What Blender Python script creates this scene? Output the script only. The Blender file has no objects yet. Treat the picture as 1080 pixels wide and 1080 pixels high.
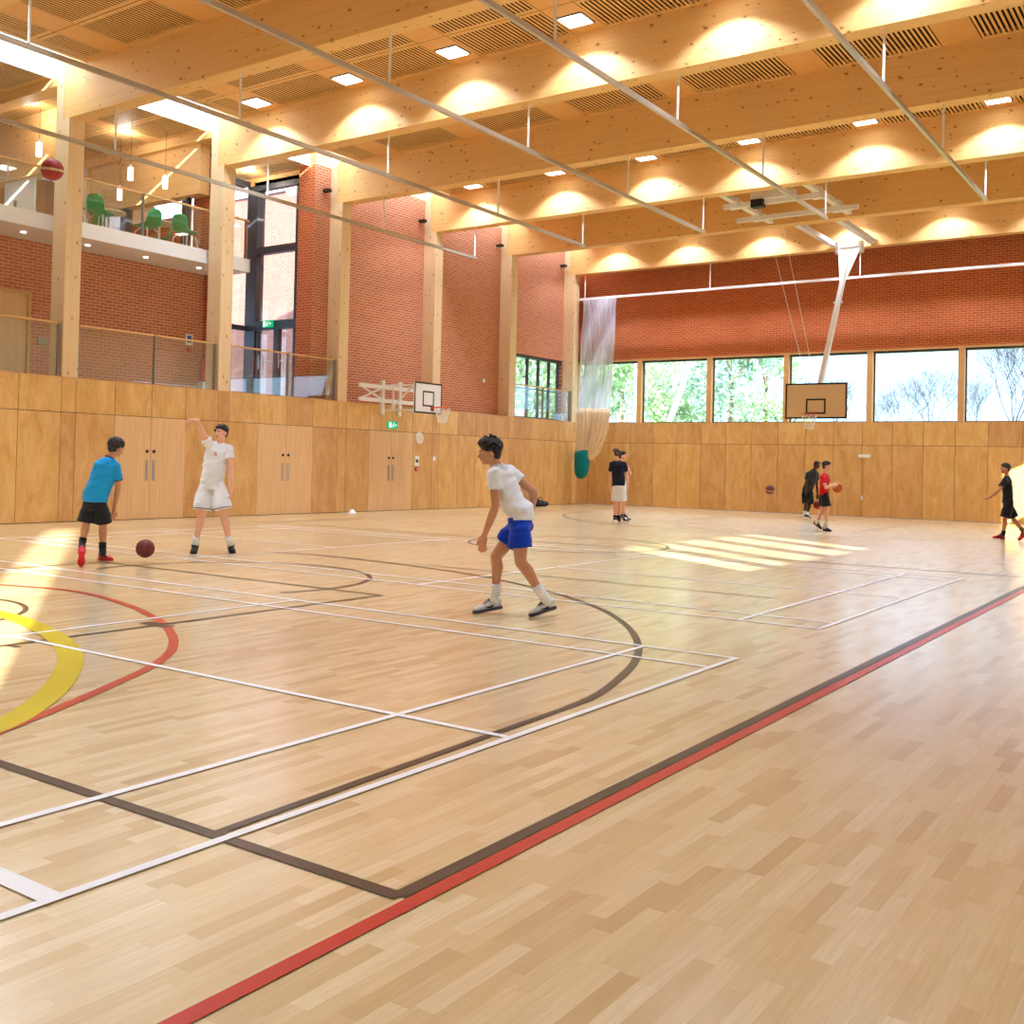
import bpy, bmesh, math, random
from mathutils import Vector, Matrix, noise
random.seed(7)
sc = bpy.context.scene
COL = sc.collection
V = Vector
PI = math.pi

# ------------------------------------------------------------------ camera (measured from the photograph)
FPX, CX, CY, YAW, PITCH, ROLL, CH = 1106.45983, 545.186, 473.507, 0.60287, 0.01438, 0.02352, 1.43
cf = V((-math.sin(YAW)*math.cos(PITCH), math.cos(YAW)*math.cos(PITCH), math.sin(PITCH)))
r0 = V((math.cos(YAW), math.sin(YAW), 0)); u0 = r0.cross(cf)
cr = math.cos(ROLL)*r0 + math.sin(ROLL)*u0
cu = -math.sin(ROLL)*r0 + math.cos(ROLL)*u0
CO = V((0, 0, CH))
def ray(px, py): return cr*((px-CX)/FPX) - cu*((py-CY)/FPX) + cf
def at(px, py, s): return CO + ray(px, py)*(FPX/s)            # point where one metre measures s pixels
def onz(px, py, z=0.0):
    d = ray(px, py); return CO + d*((z-CH)/d.z)
def ony(px, py, y): d = ray(px, py); return CO + d*(y/d.y)
def onx(px, py, x): d = ray(px, py); return CO + d*(x/d.x)
cam = bpy.data.cameras.new('camera'); co = bpy.data.objects.new('camera', cam); COL.objects.link(co)
co.matrix_world = Matrix(((cr.x, cu.x, -cf.x, CO.x), (cr.y, cu.y, -cf.y, CO.y), (cr.z, cu.z, -cf.z, CO.z), (0, 0, 0, 1)))
cam.sensor_width = 36; cam.lens = FPX/1080*36
cam.shift_x = -(CX-540)/1080; cam.shift_y = -(540-CY)/1080
cam.clip_end = 400; cam.clip_start = 0.05
sc.camera = co

# ------------------------------------------------------------------ materials
def lin(c):
    return tuple((x/255/12.92 if x/255 <= 0.04045 else ((x/255+0.055)/1.055)**2.4) for x in c)
class NT:
    def __init__(s, name):
        s.m = bpy.data.materials.new(name); s.m.use_nodes = True
        s.t = s.m.node_tree; s.t.nodes.clear()
        s.out = s.n('ShaderNodeOutputMaterial')
    def n(s, typ, **kw):
        x = s.t.nodes.new(typ)
        for k, v in kw.items():
            if hasattr(x, k): setattr(x, k, v)
        return x
    def l(s, a, b): s.t.links.new(a, b)
    def setin(s, node, key, v):
        if isinstance(v, bpy.types.NodeSocket): s.l(v, node.inputs[key])
        else: node.inputs[key].default_value = v
    def math(s, op, a, b=0.0, c=None):
        x = s.n('ShaderNodeMath', operation=op); s.setin(x, 0, a); s.setin(x, 1, b)
        if c is not None: s.setin(x, 2, c)
        return x.outputs[0]
    def coord(s, which='Object'):
        return s.n('ShaderNodeTexCoord').outputs[which]
    def sep(s, v):
        x = s.n('ShaderNodeSeparateXYZ'); s.l(v, x.inputs[0]); return x.outputs
    def comb(s, a, b, c):
        x = s.n('ShaderNodeCombineXYZ'); s.setin(x, 0, a); s.setin(x, 1, b); s.setin(x, 2, c); return x.outputs[0]
    def vmul(s, v, k):
        x = s.n('ShaderNodeVectorMath', operation='MULTIPLY'); s.l(v, x.inputs[0]); x.inputs[1].default_value = k; return x.outputs[0]
    def vadd(s, v, w):
        x = s.n('ShaderNodeVectorMath', operation='ADD'); s.l(v, x.inputs[0]); s.setin(x, 1, w); return x.outputs[0]
    def noise(s, v, scale, detail=3, rough=0.5, dist=0.0):
        x = s.n('ShaderNodeTexNoise'); s.l(v, x.inputs['Vector']); x.inputs['Scale'].default_value = scale
        x.inputs['Detail'].default_value = detail; x.inputs['Roughness'].default_value = rough; x.inputs['Distortion'].default_value = dist
        return x.outputs['Fac']
    def ramp(s, f, stops):
        x = s.n('ShaderNodeValToRGB'); s.l(f, x.inputs[0]); e = x.color_ramp.elements
        while len(e) < len(stops): e.new(0.5)
        for i, (p, c) in enumerate(stops):
            e[i].position = p; e[i].color = (*(lin(c) if max(c) > 1.001 else c), 1)
        return x.outputs[0]
    def mix(s, f, a, b, mode='MIX'):
        x = s.n('ShaderNodeMix', data_type='RGBA', blend_type=mode)
        s.setin(x, 0, f)
        for i, v in ((6, a), (7, b)):
            if isinstance(v, bpy.types.NodeSocket): s.l(v, x.inputs[i])
            else: x.inputs[i].default_value = (*v, 1)
        return x.outputs[2]
    def bsdf(s, color, rough=0.5, spec=0.5, metal=0.0, bump=None, bstr=0.2, bdist=0.01, **kw):
        b = s.n('ShaderNodeBsdfPrincipled')
        if isinstance(color, bpy.types.NodeSocket): s.l(color, b.inputs['Base Color'])
        else: b.inputs['Base Color'].default_value = (*color, 1)
        s.setin(b, 'Roughness', rough); s.setin(b, 'Specular IOR Level', spec); s.setin(b, 'Metallic', metal)
        for k, v in kw.items(): s.setin(b, k, v)
        if bump is not None:
            bp = s.n('ShaderNodeBump'); bp.inputs['Strength'].default_value = bstr; bp.inputs['Distance'].default_value = bdist
            s.l(bump, bp.inputs['Height']); s.l(bp.outputs[0], b.inputs['Normal'])
        s.l(b.outputs[0], s.out.inputs[0]); s.b = b
        return s.m
def plain(name, rgb, rough=0.5, spec=0.4, metal=0.0, var=0.06, vs=6.0, **kw):
    t = NT(name); c = lin(rgb)
    f = t.noise(t.coord(), vs, 4)
    col = t.mix(f, tuple(x*(1-var) for x in c), tuple(min(1, x*(1+var)) for x in c))
    return t.bsdf(col, rough, spec, metal, bump=f, bstr=0.05, **kw)
def emit(name, rgb, strength):
    t = NT(name); e = t.n('ShaderNodeEmission'); e.inputs[0].default_value = (*lin(rgb), 1); e.inputs[1].default_value = strength
    t.l(e.outputs[0], t.out.inputs[0]); return t.m

def mat_floor():
    t = NT('parquet'); x, y, z = t.sep(t.coord())
    W, Ln = 0.068, 0.46
    row = t.math('FLOOR', t.math('DIVIDE', x, W))
    wn = t.n('ShaderNodeTexWhiteNoise', noise_dimensions='1D'); t.l(row, wn.inputs['W'])
    off = t.math('MULTIPLY', wn.outputs[0], 7.3)
    yy = t.math('ADD', t.math('DIVIDE', y, Ln), off)
    pl = t.math('FLOOR', yy)
    w2 = t.n('ShaderNodeTexWhiteNoise', noise_dimensions='2D'); t.l(t.comb(row, pl, 0), w2.inputs['Vector'])
    r = w2.outputs[0]
    base = t.ramp(r, [(0.0, FLR[0]), (0.16, FLR[1]), (0.45, FLR[2]), (0.75, FLR[3]), (1.0, FLR[4])])
    gv = t.comb(t.math('MULTIPLY', x, 30), t.math('MULTIPLY', y, 1.6), t.math('MULTIPLY', r, 40))
    g = t.noise(gv, 2.2, 5, 0.6, 0.3)
    gv2 = t.comb(t.math('MULTIPLY', x, 90), t.math('MULTIPLY', y, 2.2), t.math('MULTIPLY', r, 90))
    g2 = t.noise(gv2, 2.0, 3, 0.6)
    base = t.mix(t.math('MULTIPLY', t.math('SUBTRACT', g, 0.35), 0.9), base, lin((190, 140, 88)), 'MIX')
    base = t.mix(t.ramp(g2, [(0.35, (0, 0, 0)), (0.5, (0.12, 0.12, 0.12)), (0.75, (0, 0, 0))]), base, lin((150, 105, 60)))
    fx = t.math('FRACT', t.math('DIVIDE', x, W)); fy = t.math('FRACT', yy)
    e1 = t.math('LESS_THAN', fx, 0.022); e2 = t.math('LESS_THAN', fy, 0.004)
    e = t.math('MAXIMUM', e1, e2)
    base = t.mix(t.math('MULTIPLY', e, 0.16), base, lin((150, 105, 62)))
    rg = t.math('ADD', 0.24, t.math('MULTIPLY', t.noise(t.coord(), 0.6, 3), 0.10))
    return t.bsdf(base, 0.36, 0.5, bump=g, bstr=0.03, **{'Coat Weight': 1.0, 'Coat Roughness': 0.23, 'Coat IOR': 1.95})
FLR = [(202, 174, 118), (216, 192, 138), (226, 204, 152), (230, 211, 164), (236, 221, 180)]

def mat_brick(name, axis, cols, mortar, bump=0.4):
    t = NT(name); x, y, z = t.sep(t.coord())
    u = y if axis == 'X' else x
    v = t.comb(u, z, 0)
    b = t.n('ShaderNodeTexBrick'); t.l(v, b.inputs['Vector']); b.offset = 0.5
    b.inputs['Scale'].default_value = 1.0
    b.inputs['Brick Width'].default_value = 0.225; b.inputs['Row Height'].default_value = 0.075
    b.inputs['Mortar Size'].default_value = 0.009; b.inputs['Mortar Smooth'].default_value = 0.2; b.inputs['Bias'].default_value = 0
    b.inputs['Color1'].default_value = (*lin(cols[0]), 1); b.inputs['Color2'].default_value = (*lin(cols[1]), 1)
    b.inputs['Mortar'].default_value = (*lin(mortar), 1)
    n1 = t.noise(t.coord(), 18, 3); n2 = t.noise(t.coord(), 1.1, 2)
    c = t.mix(t.math('MULTIPLY', n1, 0.45), b.outputs[0], lin(cols[2]))
    c = t.mix(t.math('MULTIPLY', n2, 0.25), c, lin(cols[0]))
    h = t.math('SUBTRACT', 1.0, b.outputs['Fac'])
    return t.bsdf(c, 0.85, 0.2, bump=h, bstr=bump, bdist=0.006)

def mat_ply(name, a, b, c):
    t = NT(name); oi = t.n('ShaderNodeObjectInfo').outputs['Random']
    g = t.coord(); shift = t.comb(t.math('MULTIPLY', oi, 31), t.math('MULTIPLY', oi, 17), t.math('MULTIPLY', oi, 50))
    v = t.vadd(g, shift)
    n1 = t.noise(t.vmul(v, (2.2, 2.2, 0.8)), 1.6, 5, 0.6, 0.8)
    n2 = t.noise(v, 26, 4, 0.7, 0.4)
    n3 = t.noise(t.vmul(v, (14, 14, 1.2)), 2, 3)
    f = t.math('ADD', t.math('MULTIPLY', n1, 0.55), t.math('ADD', t.math('MULTIPLY', n2, 0.28), t.math('MULTIPLY', n3, 0.2)))
    col = t.ramp(f, [(0.34, a), (0.5, b), (0.68, c)])
    hv = t.n('ShaderNodeHueSaturation'); t.l(col, hv.inputs['Color'])
    t.setin(hv, 'Value', t.math('ADD', 0.90, t.math('MULTIPLY', oi, 0.2)))
    t.setin(hv, 'Hue', t.math('ADD', 0.494, t.math('MULTIPLY', oi, 0.012)))
    return t.bsdf(hv.outputs[0], 0.38, 0.35, bump=n2, bstr=0.03)

def mat_glulam(name, base, knotc, axis):
    # laminated timber: long boards stacked in z with knots; axis = long direction
    t = NT(name); x, y, z = t.sep(t.coord())
    if axis == 'X': L, A = x, y
    elif axis == 'Y': L, A = y, x
    if axis == 'Z': v = t.comb(t.math('MULTIPLY', z, 0.25), t.math('MULTIPLY', x, 4), t.math('MULTIPLY', y, 4)); lam = t.math('DIVIDE', t.math('ADD', x, y), 0.045)
    else: v = t.comb(t.math('MULTIPLY', L, 0.25), t.math('MULTIPLY', A, 4), t.math('MULTIPLY', z, 4)); lam = t.math('DIVIDE', z, 0.045)
    row = t.math('FLOOR', lam)
    wn = t.n('ShaderNodeTexWhiteNoise', noise_dimensions='1D'); t.l(row, wn.inputs['W'])
    g = t.noise(v, 3.0, 5, 0.6, 0.5)
    col = t.mix(t.math('ADD', t.math('MULTIPLY', g, 0.55), t.math('MULTIPLY', wn.outputs[0], 0.22)), lin(base[0]), lin(base[1]))
    oi = t.n('ShaderNodeObjectInfo').outputs['Random']
    if axis == 'Z': kv = t.comb(t.math('ADD', t.math('ADD', x, y), t.math('MULTIPLY', oi, 13)), t.math('MULTIPLY', z, 0.6), 0)
    else: kv = t.comb(t.math('ADD', t.math('MULTIPLY', L, 0.6), t.math('MULTIPLY', oi, 13)), t.math('ADD', A, z), 0)
    vo = t.n('ShaderNodeTexVoronoi', feature='F1', voronoi_dimensions='2D'); vo.inputs['Scale'].default_value = 5.5; t.l(kv, vo.inputs['Vector'])
    wv = t.n('ShaderNodeTexWhiteNoise', noise_dimensions='3D'); t.l(vo.outputs['Position'], wv.inputs['Vector'])
    th = t.math('MULTIPLY', t.math('POWER', wv.outputs[0], 2.5), 0.11)
    k = t.math('LESS_THAN', vo.outputs['Distance'], t.math('SUBTRACT', th, 0.012))
    halo = t.math('LESS_THAN', vo.outputs['Distance'], t.math('MULTIPLY', th, 1.9))
    col = t.mix(t.math('MULTIPLY', halo, 0.35), col, lin(knotc[0]))
    col = t.mix(t.math('MULTIPLY', k, 0.85), col, lin(knotc[1]))
    return t.bsdf(col, 0.5, 0.3, bump=g, bstr=0.03)

def mat_glass(name, tint=(0.95, 0.98, 0.97), alpha=0.12, rough=0.02):
    # thin clear pane: mostly see-through with a real surface reflection
    t = NT(name)
    tr = t.n('ShaderNodeBsdfTransparent'); tr.inputs[0].default_value = (*tint, 1)
    gl = t.n('ShaderNodeBsdfGlossy'); gl.inputs['Roughness'].default_value = rough; gl.inputs['Color'].default_value = (1, 1, 1, 1)
    gm = t.n('ShaderNodeNewGeometry'); fr = t.n('ShaderNodeFresnel'); t.l(t.math('ADD', 1.45, t.math('MULTIPLY', gm.outputs['Backfacing'], 1/1.45-1.45)), fr.inputs[0])
    mx = t.n('ShaderNodeMixShader'); t.l(t.math('ADD', fr.outputs[0], alpha*0.2), mx.inputs[0]); t.l(tr.outputs[0], mx.inputs[1]); t.l(gl.outputs[0], mx.inputs[2])
    t.l(mx.outputs[0], t.out.inputs[0]); return t.m

def mat_net(name, rgb, alpha, stripes=90):
    t = NT(name); c = t.coord(); x, y, z = t.sep(c)
    n = t.noise(t.comb(t.math('MULTIPLY', x, 22), 0, t.math('MULTIPLY', z, 0.35)), 1.5, 3)
    b = t.n('ShaderNodeBsdfDiffuse'); b.inputs[0].default_value = (*lin(rgb), 1)
    tl = t.n('ShaderNodeBsdfTranslucent'); tl.inputs[0].default_value = (*lin(rgb), 1)
    m0 = t.n('ShaderNodeMixShader'); m0.inputs[0].default_value = 0.4; t.l(b.outputs[0], m0.inputs[1]); t.l(tl.outputs[0], m0.inputs[2])
    tr = t.n('ShaderNodeBsdfTransparent')
    mx = t.n('ShaderNodeMixShader')
    t.l(t.math('ADD', alpha-0.25, t.math('MULTIPLY', n, 0.5)), mx.inputs[0]); t.l(tr.outputs[0], mx.inputs[1]); t.l(m0.outputs[0], mx.inputs[2])
    t.l(mx.outputs[0], t.out.inputs[0]); return t.m

def mat_cloth(name, rgb, rgb2=None, scale=40):
    t = NT(name); n = t.noise(t.coord(), 5, 4, 0.6); n2 = t.noise(t.coord(), 220, 2)
    c = lin(rgb); d = lin(rgb2) if rgb2 else tuple(x*0.9 for x in c)
    return t.bsdf(t.mix(n, c, d), 0.85, 0.15, bump=n2, bstr=0.1, **{'Sheen Weight': 0.15})

M = {}
M['floor'] = mat_floor()
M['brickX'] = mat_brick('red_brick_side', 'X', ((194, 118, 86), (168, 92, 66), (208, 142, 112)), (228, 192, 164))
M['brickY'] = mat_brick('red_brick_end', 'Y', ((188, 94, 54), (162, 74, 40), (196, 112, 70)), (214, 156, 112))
M['brickO'] = mat_brick('outdoor_brick', 'Y', ((142, 88, 76), (118, 68, 58), (152, 100, 88)), (168, 140, 130))
M['ply'] = mat_ply('birch_plywood', (192, 142, 80), (212, 166, 102), (228, 188, 130))
M['veneer'] = None
t = NT('door_veneer'); g = t.noise(t.vmul(t.coord(), (40, 40, 0.8)), 1.3, 4, 0.6)
M['veneer'] = t.bsdf(t.ramp(g, [(0.3, (214, 172, 122)), (0.7, (234, 198, 152))]), 0.4, 0.35)
M['glulamX'] = mat_glulam('glulam_beam', ((224, 174, 104), (242, 204, 142)), ((186, 128, 72), (100, 62, 34)), 'X')
M['glulamY'] = mat_glulam('glulam_edge', ((190, 134, 66), (222, 174, 104)), ((168, 106, 52), (96, 58, 30)), 'Y')
M['glulamZ'] = mat_glulam('glulam_column', ((222, 190, 146), (236, 212, 174)), ((200, 158, 112), (140, 100, 66)), 'Z')  # columns paler than the beams: skylight wash is put into their base colour
t = NT('ceiling_slat_timber'); g = t.noise(t.vmul(t.coord(), (8, 0.7, 8)), 3, 4)
M['slat'] = t.bsdf(t.ramp(g, [(0.3, (226, 174, 104)), (0.7, (240, 198, 132))]), 0.55, 0.3)
M['blank'] = plain('ceiling_blank_panel', (228, 174, 106), 0.6)
M['void'] = plain('acoustic_backing', (52, 36, 24), 0.95, 0.1)
M['white'] = plain('white_paint', (240, 240, 238), 0.5, 0.3, var=0.02)
M['whitemetal'] = plain('white_powder_coat', (232, 230, 226), 0.35, 0.5, var=0.02)
M['steel'] = plain('galvanised_steel', (190, 184, 174), 0.35, 0.5, 0.7)
M['track'] = plain('track_metal', (186, 176, 162), 0.35, 0.5, 0.3)
M['satin'] = plain('satin_steel', (168, 164, 158), 0.3, 0.5, 0.85)
M['dark'] = plain('grey_aluminium', (70, 72, 78), 0.4, 0.4, 0.2)
M['black'] = plain('black_paint', (24, 24, 26), 0.5, 0.4)
M['glass'] = mat_glass('window_glass')
M['balglass'] = mat_glass('balustrade_glass', (0.93, 0.97, 0.95), 0.25)
M['timber'] = plain('pale_timber', (212, 166, 110), 0.5, 0.3, var=0.1, vs=3)
M['soffit'] = plain('painted_soffit', (226, 212, 200), 0.7, 0.2, var=0.02)
M['pinkwhite'] = plain('white_fascia', (236, 238, 244), 0.5, 0.3, var=0.02)
M['lampface'] = emit('lamp_diffuser', (255, 250, 240), 9.0)
M['pend'] = emit('pendant_glow', (255, 252, 245), 2.5)
M['green'] = plain('green_plastic', (14, 150, 84), 0.35, 0.5, var=0.03)
M['exit'] = emit('exit_sign_green', (20, 190, 130), 1.0)
M['exitw'] = emit('exit_sign_white', (240, 255, 250), 1.2)
M['red'] = plain('red_paint', (196, 40, 34), 0.35, 0.5)
M['blue'] = plain('blue_notice', (40, 90, 190), 0.5)
M['navybag'] = mat_cloth('navy_fabric', (30, 34, 60))
M['teal'] = mat_cloth('teal_canvas', (0, 132, 142), (0, 106, 118))
M['cream'] = mat_cloth('cream_netting', (242, 224, 196), (218, 192, 152))
M['net'] = mat_net('white_netting', (236, 236, 246), 0.62)
M['boardwhite'] = plain('backboard_white', (238, 238, 240), 0.4, 0.4, var=0.02)
M['boardcream'] = plain('backboard_cream', (222, 196, 160), 0.45, 0.4, var=0.04)
M['orange'] = plain('orange_rim', (222, 84, 40), 0.4)
M['cord'] = plain('white_cord', (236, 234, 228), 0.8)
M['grass'] = plain('grass', (120, 150, 84), 0.9, 0.1, var=0.3, vs=2)
M['bark'] = plain('bark', (112, 100, 90), 0.9, 0.1, var=0.3, vs=3)
M['palebark'] = plain('pale_bark', (206, 200, 190), 0.9, 0.1, var=0.2, vs=3)
def mat_leaf(name, a, b):
    t = NT(name); n = t.noise(t.coord(), 1.3, 3)
    d = t.mix(n, lin(a), lin(b))
    bs = t.n('ShaderNodeBsdfDiffuse'); t.l(d, bs.inputs[0]); tl = t.n('ShaderNodeBsdfTranslucent'); t.l(d, tl.inputs[0])
    mx = t.n('ShaderNodeMixShader'); mx.inputs[0].default_value = 0.5; t.l(bs.outputs[0], mx.inputs[1]); t.l(tl.outputs[0], mx.inputs[2]); t.l(mx.outputs[0], t.out.inputs[0]); return t.m
M['leaf'] = mat_leaf('leaf', (116, 150, 112), (176, 196, 160))
M['leaf2'] = mat_leaf('leaf_blue', (96, 136, 128), (168, 190, 178))
M['cafefloor'] = plain('cafe_floor', (196, 186, 172), 0.4, 0.4)
M['markwhite'] = plain('white_line_paint', (244, 244, 246), 0.35, 0.5, var=0.02)
M['markblack'] = plain('black_line_paint', (66, 50, 38), 0.3, 0.5, var=0.1)
M['markred'] = plain('red_line_paint', (196, 40, 30), 0.3, 0.5, var=0.05)
M['markorange'] = plain('brick_red_line_paint', (190, 62, 36), 0.3, 0.5, var=0.05)
M['markyellow'] = plain('yellow_line_paint', (206, 186, 22), 0.3, 0.5, var=0.05)

# ------------------------------------------------------------------ mesh helpers
def wloc(o):
    p = V((0, 0, 0))
    while o is not None: p = p + o.location; o = o.parent
    return p
def tag(o, label=None, cat=None, group=None, kind=None):
    if label: o['label'] = label
    if cat: o['category'] = cat
    if group: o['group'] = group
    if kind: o['kind'] = kind
    return o
def empty(name, loc, label=None, cat=None, group=None, kind=None, rz=0):
    o = bpy.data.objects.new(name, None); COL.objects.link(o); o.location = loc; o.rotation_euler = (0, 0, rz)
    o.empty_display_size = 0.1
    return tag(o, label, cat, group, kind)
def link(name, me, mats, parent=None, smooth=False):
    for m in (mats if isinstance(mats, (list, tuple)) else [mats]): me.materials.append(m)
    o = bpy.data.objects.new(name, me); COL.objects.link(o)
    if parent is not None:
        me.transform(Matrix.Translation(-wloc(parent))); o.parent = parent
    if smooth:
        for p in me.polygons: p.use_smooth = True
    return o
class MB:
    def __init__(s): s.bm = bmesh.new(); s.mi = 0
    def _f(s, vs):
        try:
            f = s.bm.faces.new(vs); f.material_index = s.mi; return f
        except ValueError: return None
    def box(s, a, b):
        x0, y0, z0 = (min(a[i], b[i]) for i in range(3)); x1, y1, z1 = (max(a[i], b[i]) for i in range(3))
        v = [s.bm.verts.new(c) for c in ((x0,y0,z0),(x1,y0,z0),(x1,y1,z0),(x0,y1,z0),(x0,y0,z1),(x1,y0,z1),(x1,y1,z1),(x0,y1,z1))]
        for q in ((0,3,2,1),(4,5,6,7),(0,1,5,4),(1,2,6,5),(2,3,7,6),(3,0,4,7)): s._f([v[i] for i in q])
        return s
    def bar(s, a, b, w, h, up=V((0, 0, 1))):
        a, b = V(a), V(b); d = (b-a).normalized()
        if abs(d.dot(up)) > 0.97: up = V((0, 1, 0))
        r = d.cross(up).normalized(); u = r.cross(d)
        v = []
        for p in (a, b):
            for sx, sy in ((-1,-1),(1,-1),(1,1),(-1,1)): v.append(s.bm.verts.new(p + r*(sx*w/2) + u*(sy*h/2)))
        for q in ((0,1,2,3),(7,6,5,4),(0,4,5,1),(1,5,6,2),(2,6,7,3),(3,7,4,0)): s._f([v[i] for i in q])
        return s
    def tube(s, pts, rad, seg=12, side=None, caps=True, prof=None):
        # rad: list of r or (ra, rb); side: preferred direction of the first ring axis
        pts = [V(p) for p in pts]; n = len(pts)
        if not isinstance(rad, (list, tuple)): rad = [rad]*n
        rings = []; prev = None
        for i, p in enumerate(pts):
            d = (pts[min(i+1, n-1)] - pts[max(i-1, 0)]).normalized()
            ref = V(side) if side is not None else (prev if prev is not None else (V((0, 0, 1)) if abs(d.z) < 0.9 else V((1, 0, 0))))
            a = (ref - d*ref.dot(d))
            if a.length < 1e-4: a = d.orthogonal()
            a.normalize(); b = d.cross(a); prev = a
            ra, rb = rad[i] if isinstance(rad[i], (list, tuple)) else (rad[i], rad[i])
            rg = []
            for k in range(seg):
                th = 2*PI*k/seg; m = prof(i, th) if prof else 1.0
                rg.append(s.bm.verts.new(p + a*(ra*m*math.cos(th)) + b*(rb*m*math.sin(th))))
            rings.append(rg)
        for i in range(n-1):
            for k in range(seg): s._f([rings[i][k], rings[i][(k+1) % seg], rings[i+1][(k+1) % seg], rings[i+1][k]])
        if caps: s._f(list(reversed(rings[0]))); s._f(rings[-1])
        return s
    def ell(s, c, ax, seg=20, rg=12):
        # ax: three vectors (already scaled)
        c = V(c); A, B, C_ = (V(a) for a in ax); top = s.bm.verts.new(c+C_); bot = s.bm.verts.new(c-C_); rows = []
        for i in range(1, rg):
            ph = PI*i/rg; rows.append([s.bm.verts.new(c + C_*math.cos(ph) + (A*math.cos(2*PI*k/seg) + B*math.sin(2*PI*k/seg))*math.sin(ph)) for k in range(seg)])
        for k in range(seg):
            s._f([top, rows[0][k], rows[0][(k+1) % seg]]); s._f([bot, rows[-1][(k+1) % seg], rows[-1][k]])
            for i in range(rg-2): s._f([rows[i][k], rows[i+1][k], rows[i+1][(k+1) % seg], rows[i][(k+1) % seg]])
        return s
    def sph(s, c, r, seg=16, rg=10): return s.ell(c, (V((r,0,0)), V((0,r,0)), V((0,0,r))), seg, rg)
    def cap(s, a, b, ra, rb, seg=12):
        a, b = V(a), V(b); s.tube([a, b], [ra, rb], seg); s.sph(a, ra*0.995, seg, 8); s.sph(b, rb*0.995, seg, 8); return s
    def poly(s, pts):
        s._f([s.bm.verts.new(p) for p in pts]); return s
    def torus(s, c, R, r, n=V((0, 0, 1)), seg=28, rs=8):
        n = V(n).normalized(); a = n.orthogonal().normalized(); b = n.cross(a); rings = []
        for i in range(seg):
            th = 2*PI*i/seg; d = a*math.cos(th)+b*math.sin(th)
            rings.append([s.bm.verts.new(V(c)+d*(R+r*math.cos(2*PI*k/rs))+n*(r*math.sin(2*PI*k/rs))) for k in range(rs)])
        for i in range(seg):
            for k in range(rs): s._f([rings[i][k], rings[i][(k+1) % rs], rings[(i+1) % seg][(k+1) % rs], rings[(i+1) % seg][k]])
        return s
    def mesh(s, name):
        bmesh.ops.recalc_face_normals(s.bm, faces=s.bm.faces)
        me = bpy.data.meshes.new(name); s.bm.to_mesh(me); s.bm.free(); return me
    def build(s, name, mats, parent=None, smooth=False, bevel=0):
        if bevel:
            bmesh.ops.recalc_face_normals(s.bm, faces=s.bm.faces)
            bmesh.ops.bevel(s.bm, geom=list(s.bm.edges), offset=bevel, segments=2, affect='EDGES', clamp_overlap=True)
        return link(name, s.mesh(name), mats, parent, smooth)
    def fuse(s, name, mats, parent=None, voxel=0.01, smooth=4, warp=None):
        # union of the overlapping closed pieces into one continuous surface
        me = s.mesh(name+'_raw'); o = bpy.data.objects.new(name+'_raw', me); COL.objects.link(o)
        m = o.modifiers.new('r', 'REMESH'); m.mode = 'VOXEL'; m.voxel_size = voxel; m.adaptivity = 0
        if smooth:
            k = o.modifiers.new('s', 'SMOOTH'); k.factor = 0.5; k.iterations = smooth
        dg = bpy.context.evaluated_depsgraph_get(); dg.update()
        new = bpy.data.meshes.new_from_object(o.evaluated_get(dg)); new.name = name
        bpy.data.objects.remove(o); bpy.data.meshes.remove(me)
        if warp:
            ns = [v.normal.copy() for v in new.vertices]
            for v, nn in zip(new.vertices, ns): v.co = v.co + nn*warp(v.co)
        return link(name, new, mats, parent, True)
def copy_tree(o, parent=None):
    c = o.copy(); COL.objects.link(c); c.parent = parent
    for ch in list(o.children): copy_tree(ch, c)
    return c

SKY, SUN, EXPO, LAMP, FLOOD = 1.0, 30.0, 0.0, 400, 730
# ------------------------------------------------------------------ dimensions of the hall
A, B, P, MID, WH = 20.15, 33.97, 3.01, 2.29, 5.30
XR, YN = 0.8, -5.0
SOF, CEIL, ROOF = 8.45, 9.5, 9.75
def yk(k): return 12.76 + 4.055*k
XC = -20.2                                 # hall face of the columns
TB = (3.155, 4.80)                         # sill and head of the high windows in the wall beside the camera

# ---- floor with its court markings
fl = MB().box((-A-0.6, YN, -0.15), (XR, B, 0)).build('floor', M['floor']); tag(fl, kind='structure')
SCN = [0]
def strip(mb, pts, w, z=0.004, closed=False):
    SCN[0] += 1; z += 0.00004*(SCN[0] % 16)
    pts = [V((p[0], p[1], 0)) for p in pts]; n = len(pts); L = []; R = []
    for i, p in enumerate(pts):
        d = pts[min(i+1, n-1)] - pts[max(i-1, 0)] if not closed else pts[(i+1) % n]-pts[i-1]
        d.normalize(); nn = V((-d.y, d.x, 0))*w/2
        L.append(mb.bm.verts.new((p.x+nn.x, p.y+nn.y, z))); R.append(mb.bm.verts.new((p.x-nn.x, p.y-nn.y, z)))
    for i in range(n-1 if not closed else n):
        j = (i+1) % n; mb._f([L[i], R[i], R[j], L[j]])
def arc(cx, cy, r, a0, a1, n=48): return [(cx+r*math.cos(math.radians(a0+(a1-a0)*i/n)), cy+r*math.sin(math.radians(a0+(a1-a0)*i/n))) for i in range(n+1)]
def spline(pts, n=8):
    out = []
    for i in range(len(pts)-1):
        p0, p1, p2, p3 = (V(pts[max(0, min(len(pts)-1, j))]) for j in (i-1, i, i+1, i+2))
        for k in range(n):
            t_ = k/n; out.append(0.5*((2*p1)+(p2-p0)*t_+(2*p0-5*p1+4*p2-p3)*t_*t_+(3*p1-p0-3*p2+p3)*t_**3))
    out.append(V(pts[-1])); return out
def G(pts): return [V((onz(*p).x, onz(*p).y)) for p in pts]
AX = -10.02; BX = -2.285; BY = 2.655
mb = MB()
strip(mb, [(BX+0.025, BY-0.0), (BX, 30.7)], 0.06)
strip(mb, [(-17.8, BY), (BX+0.03, BY)], 0.06)
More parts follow.
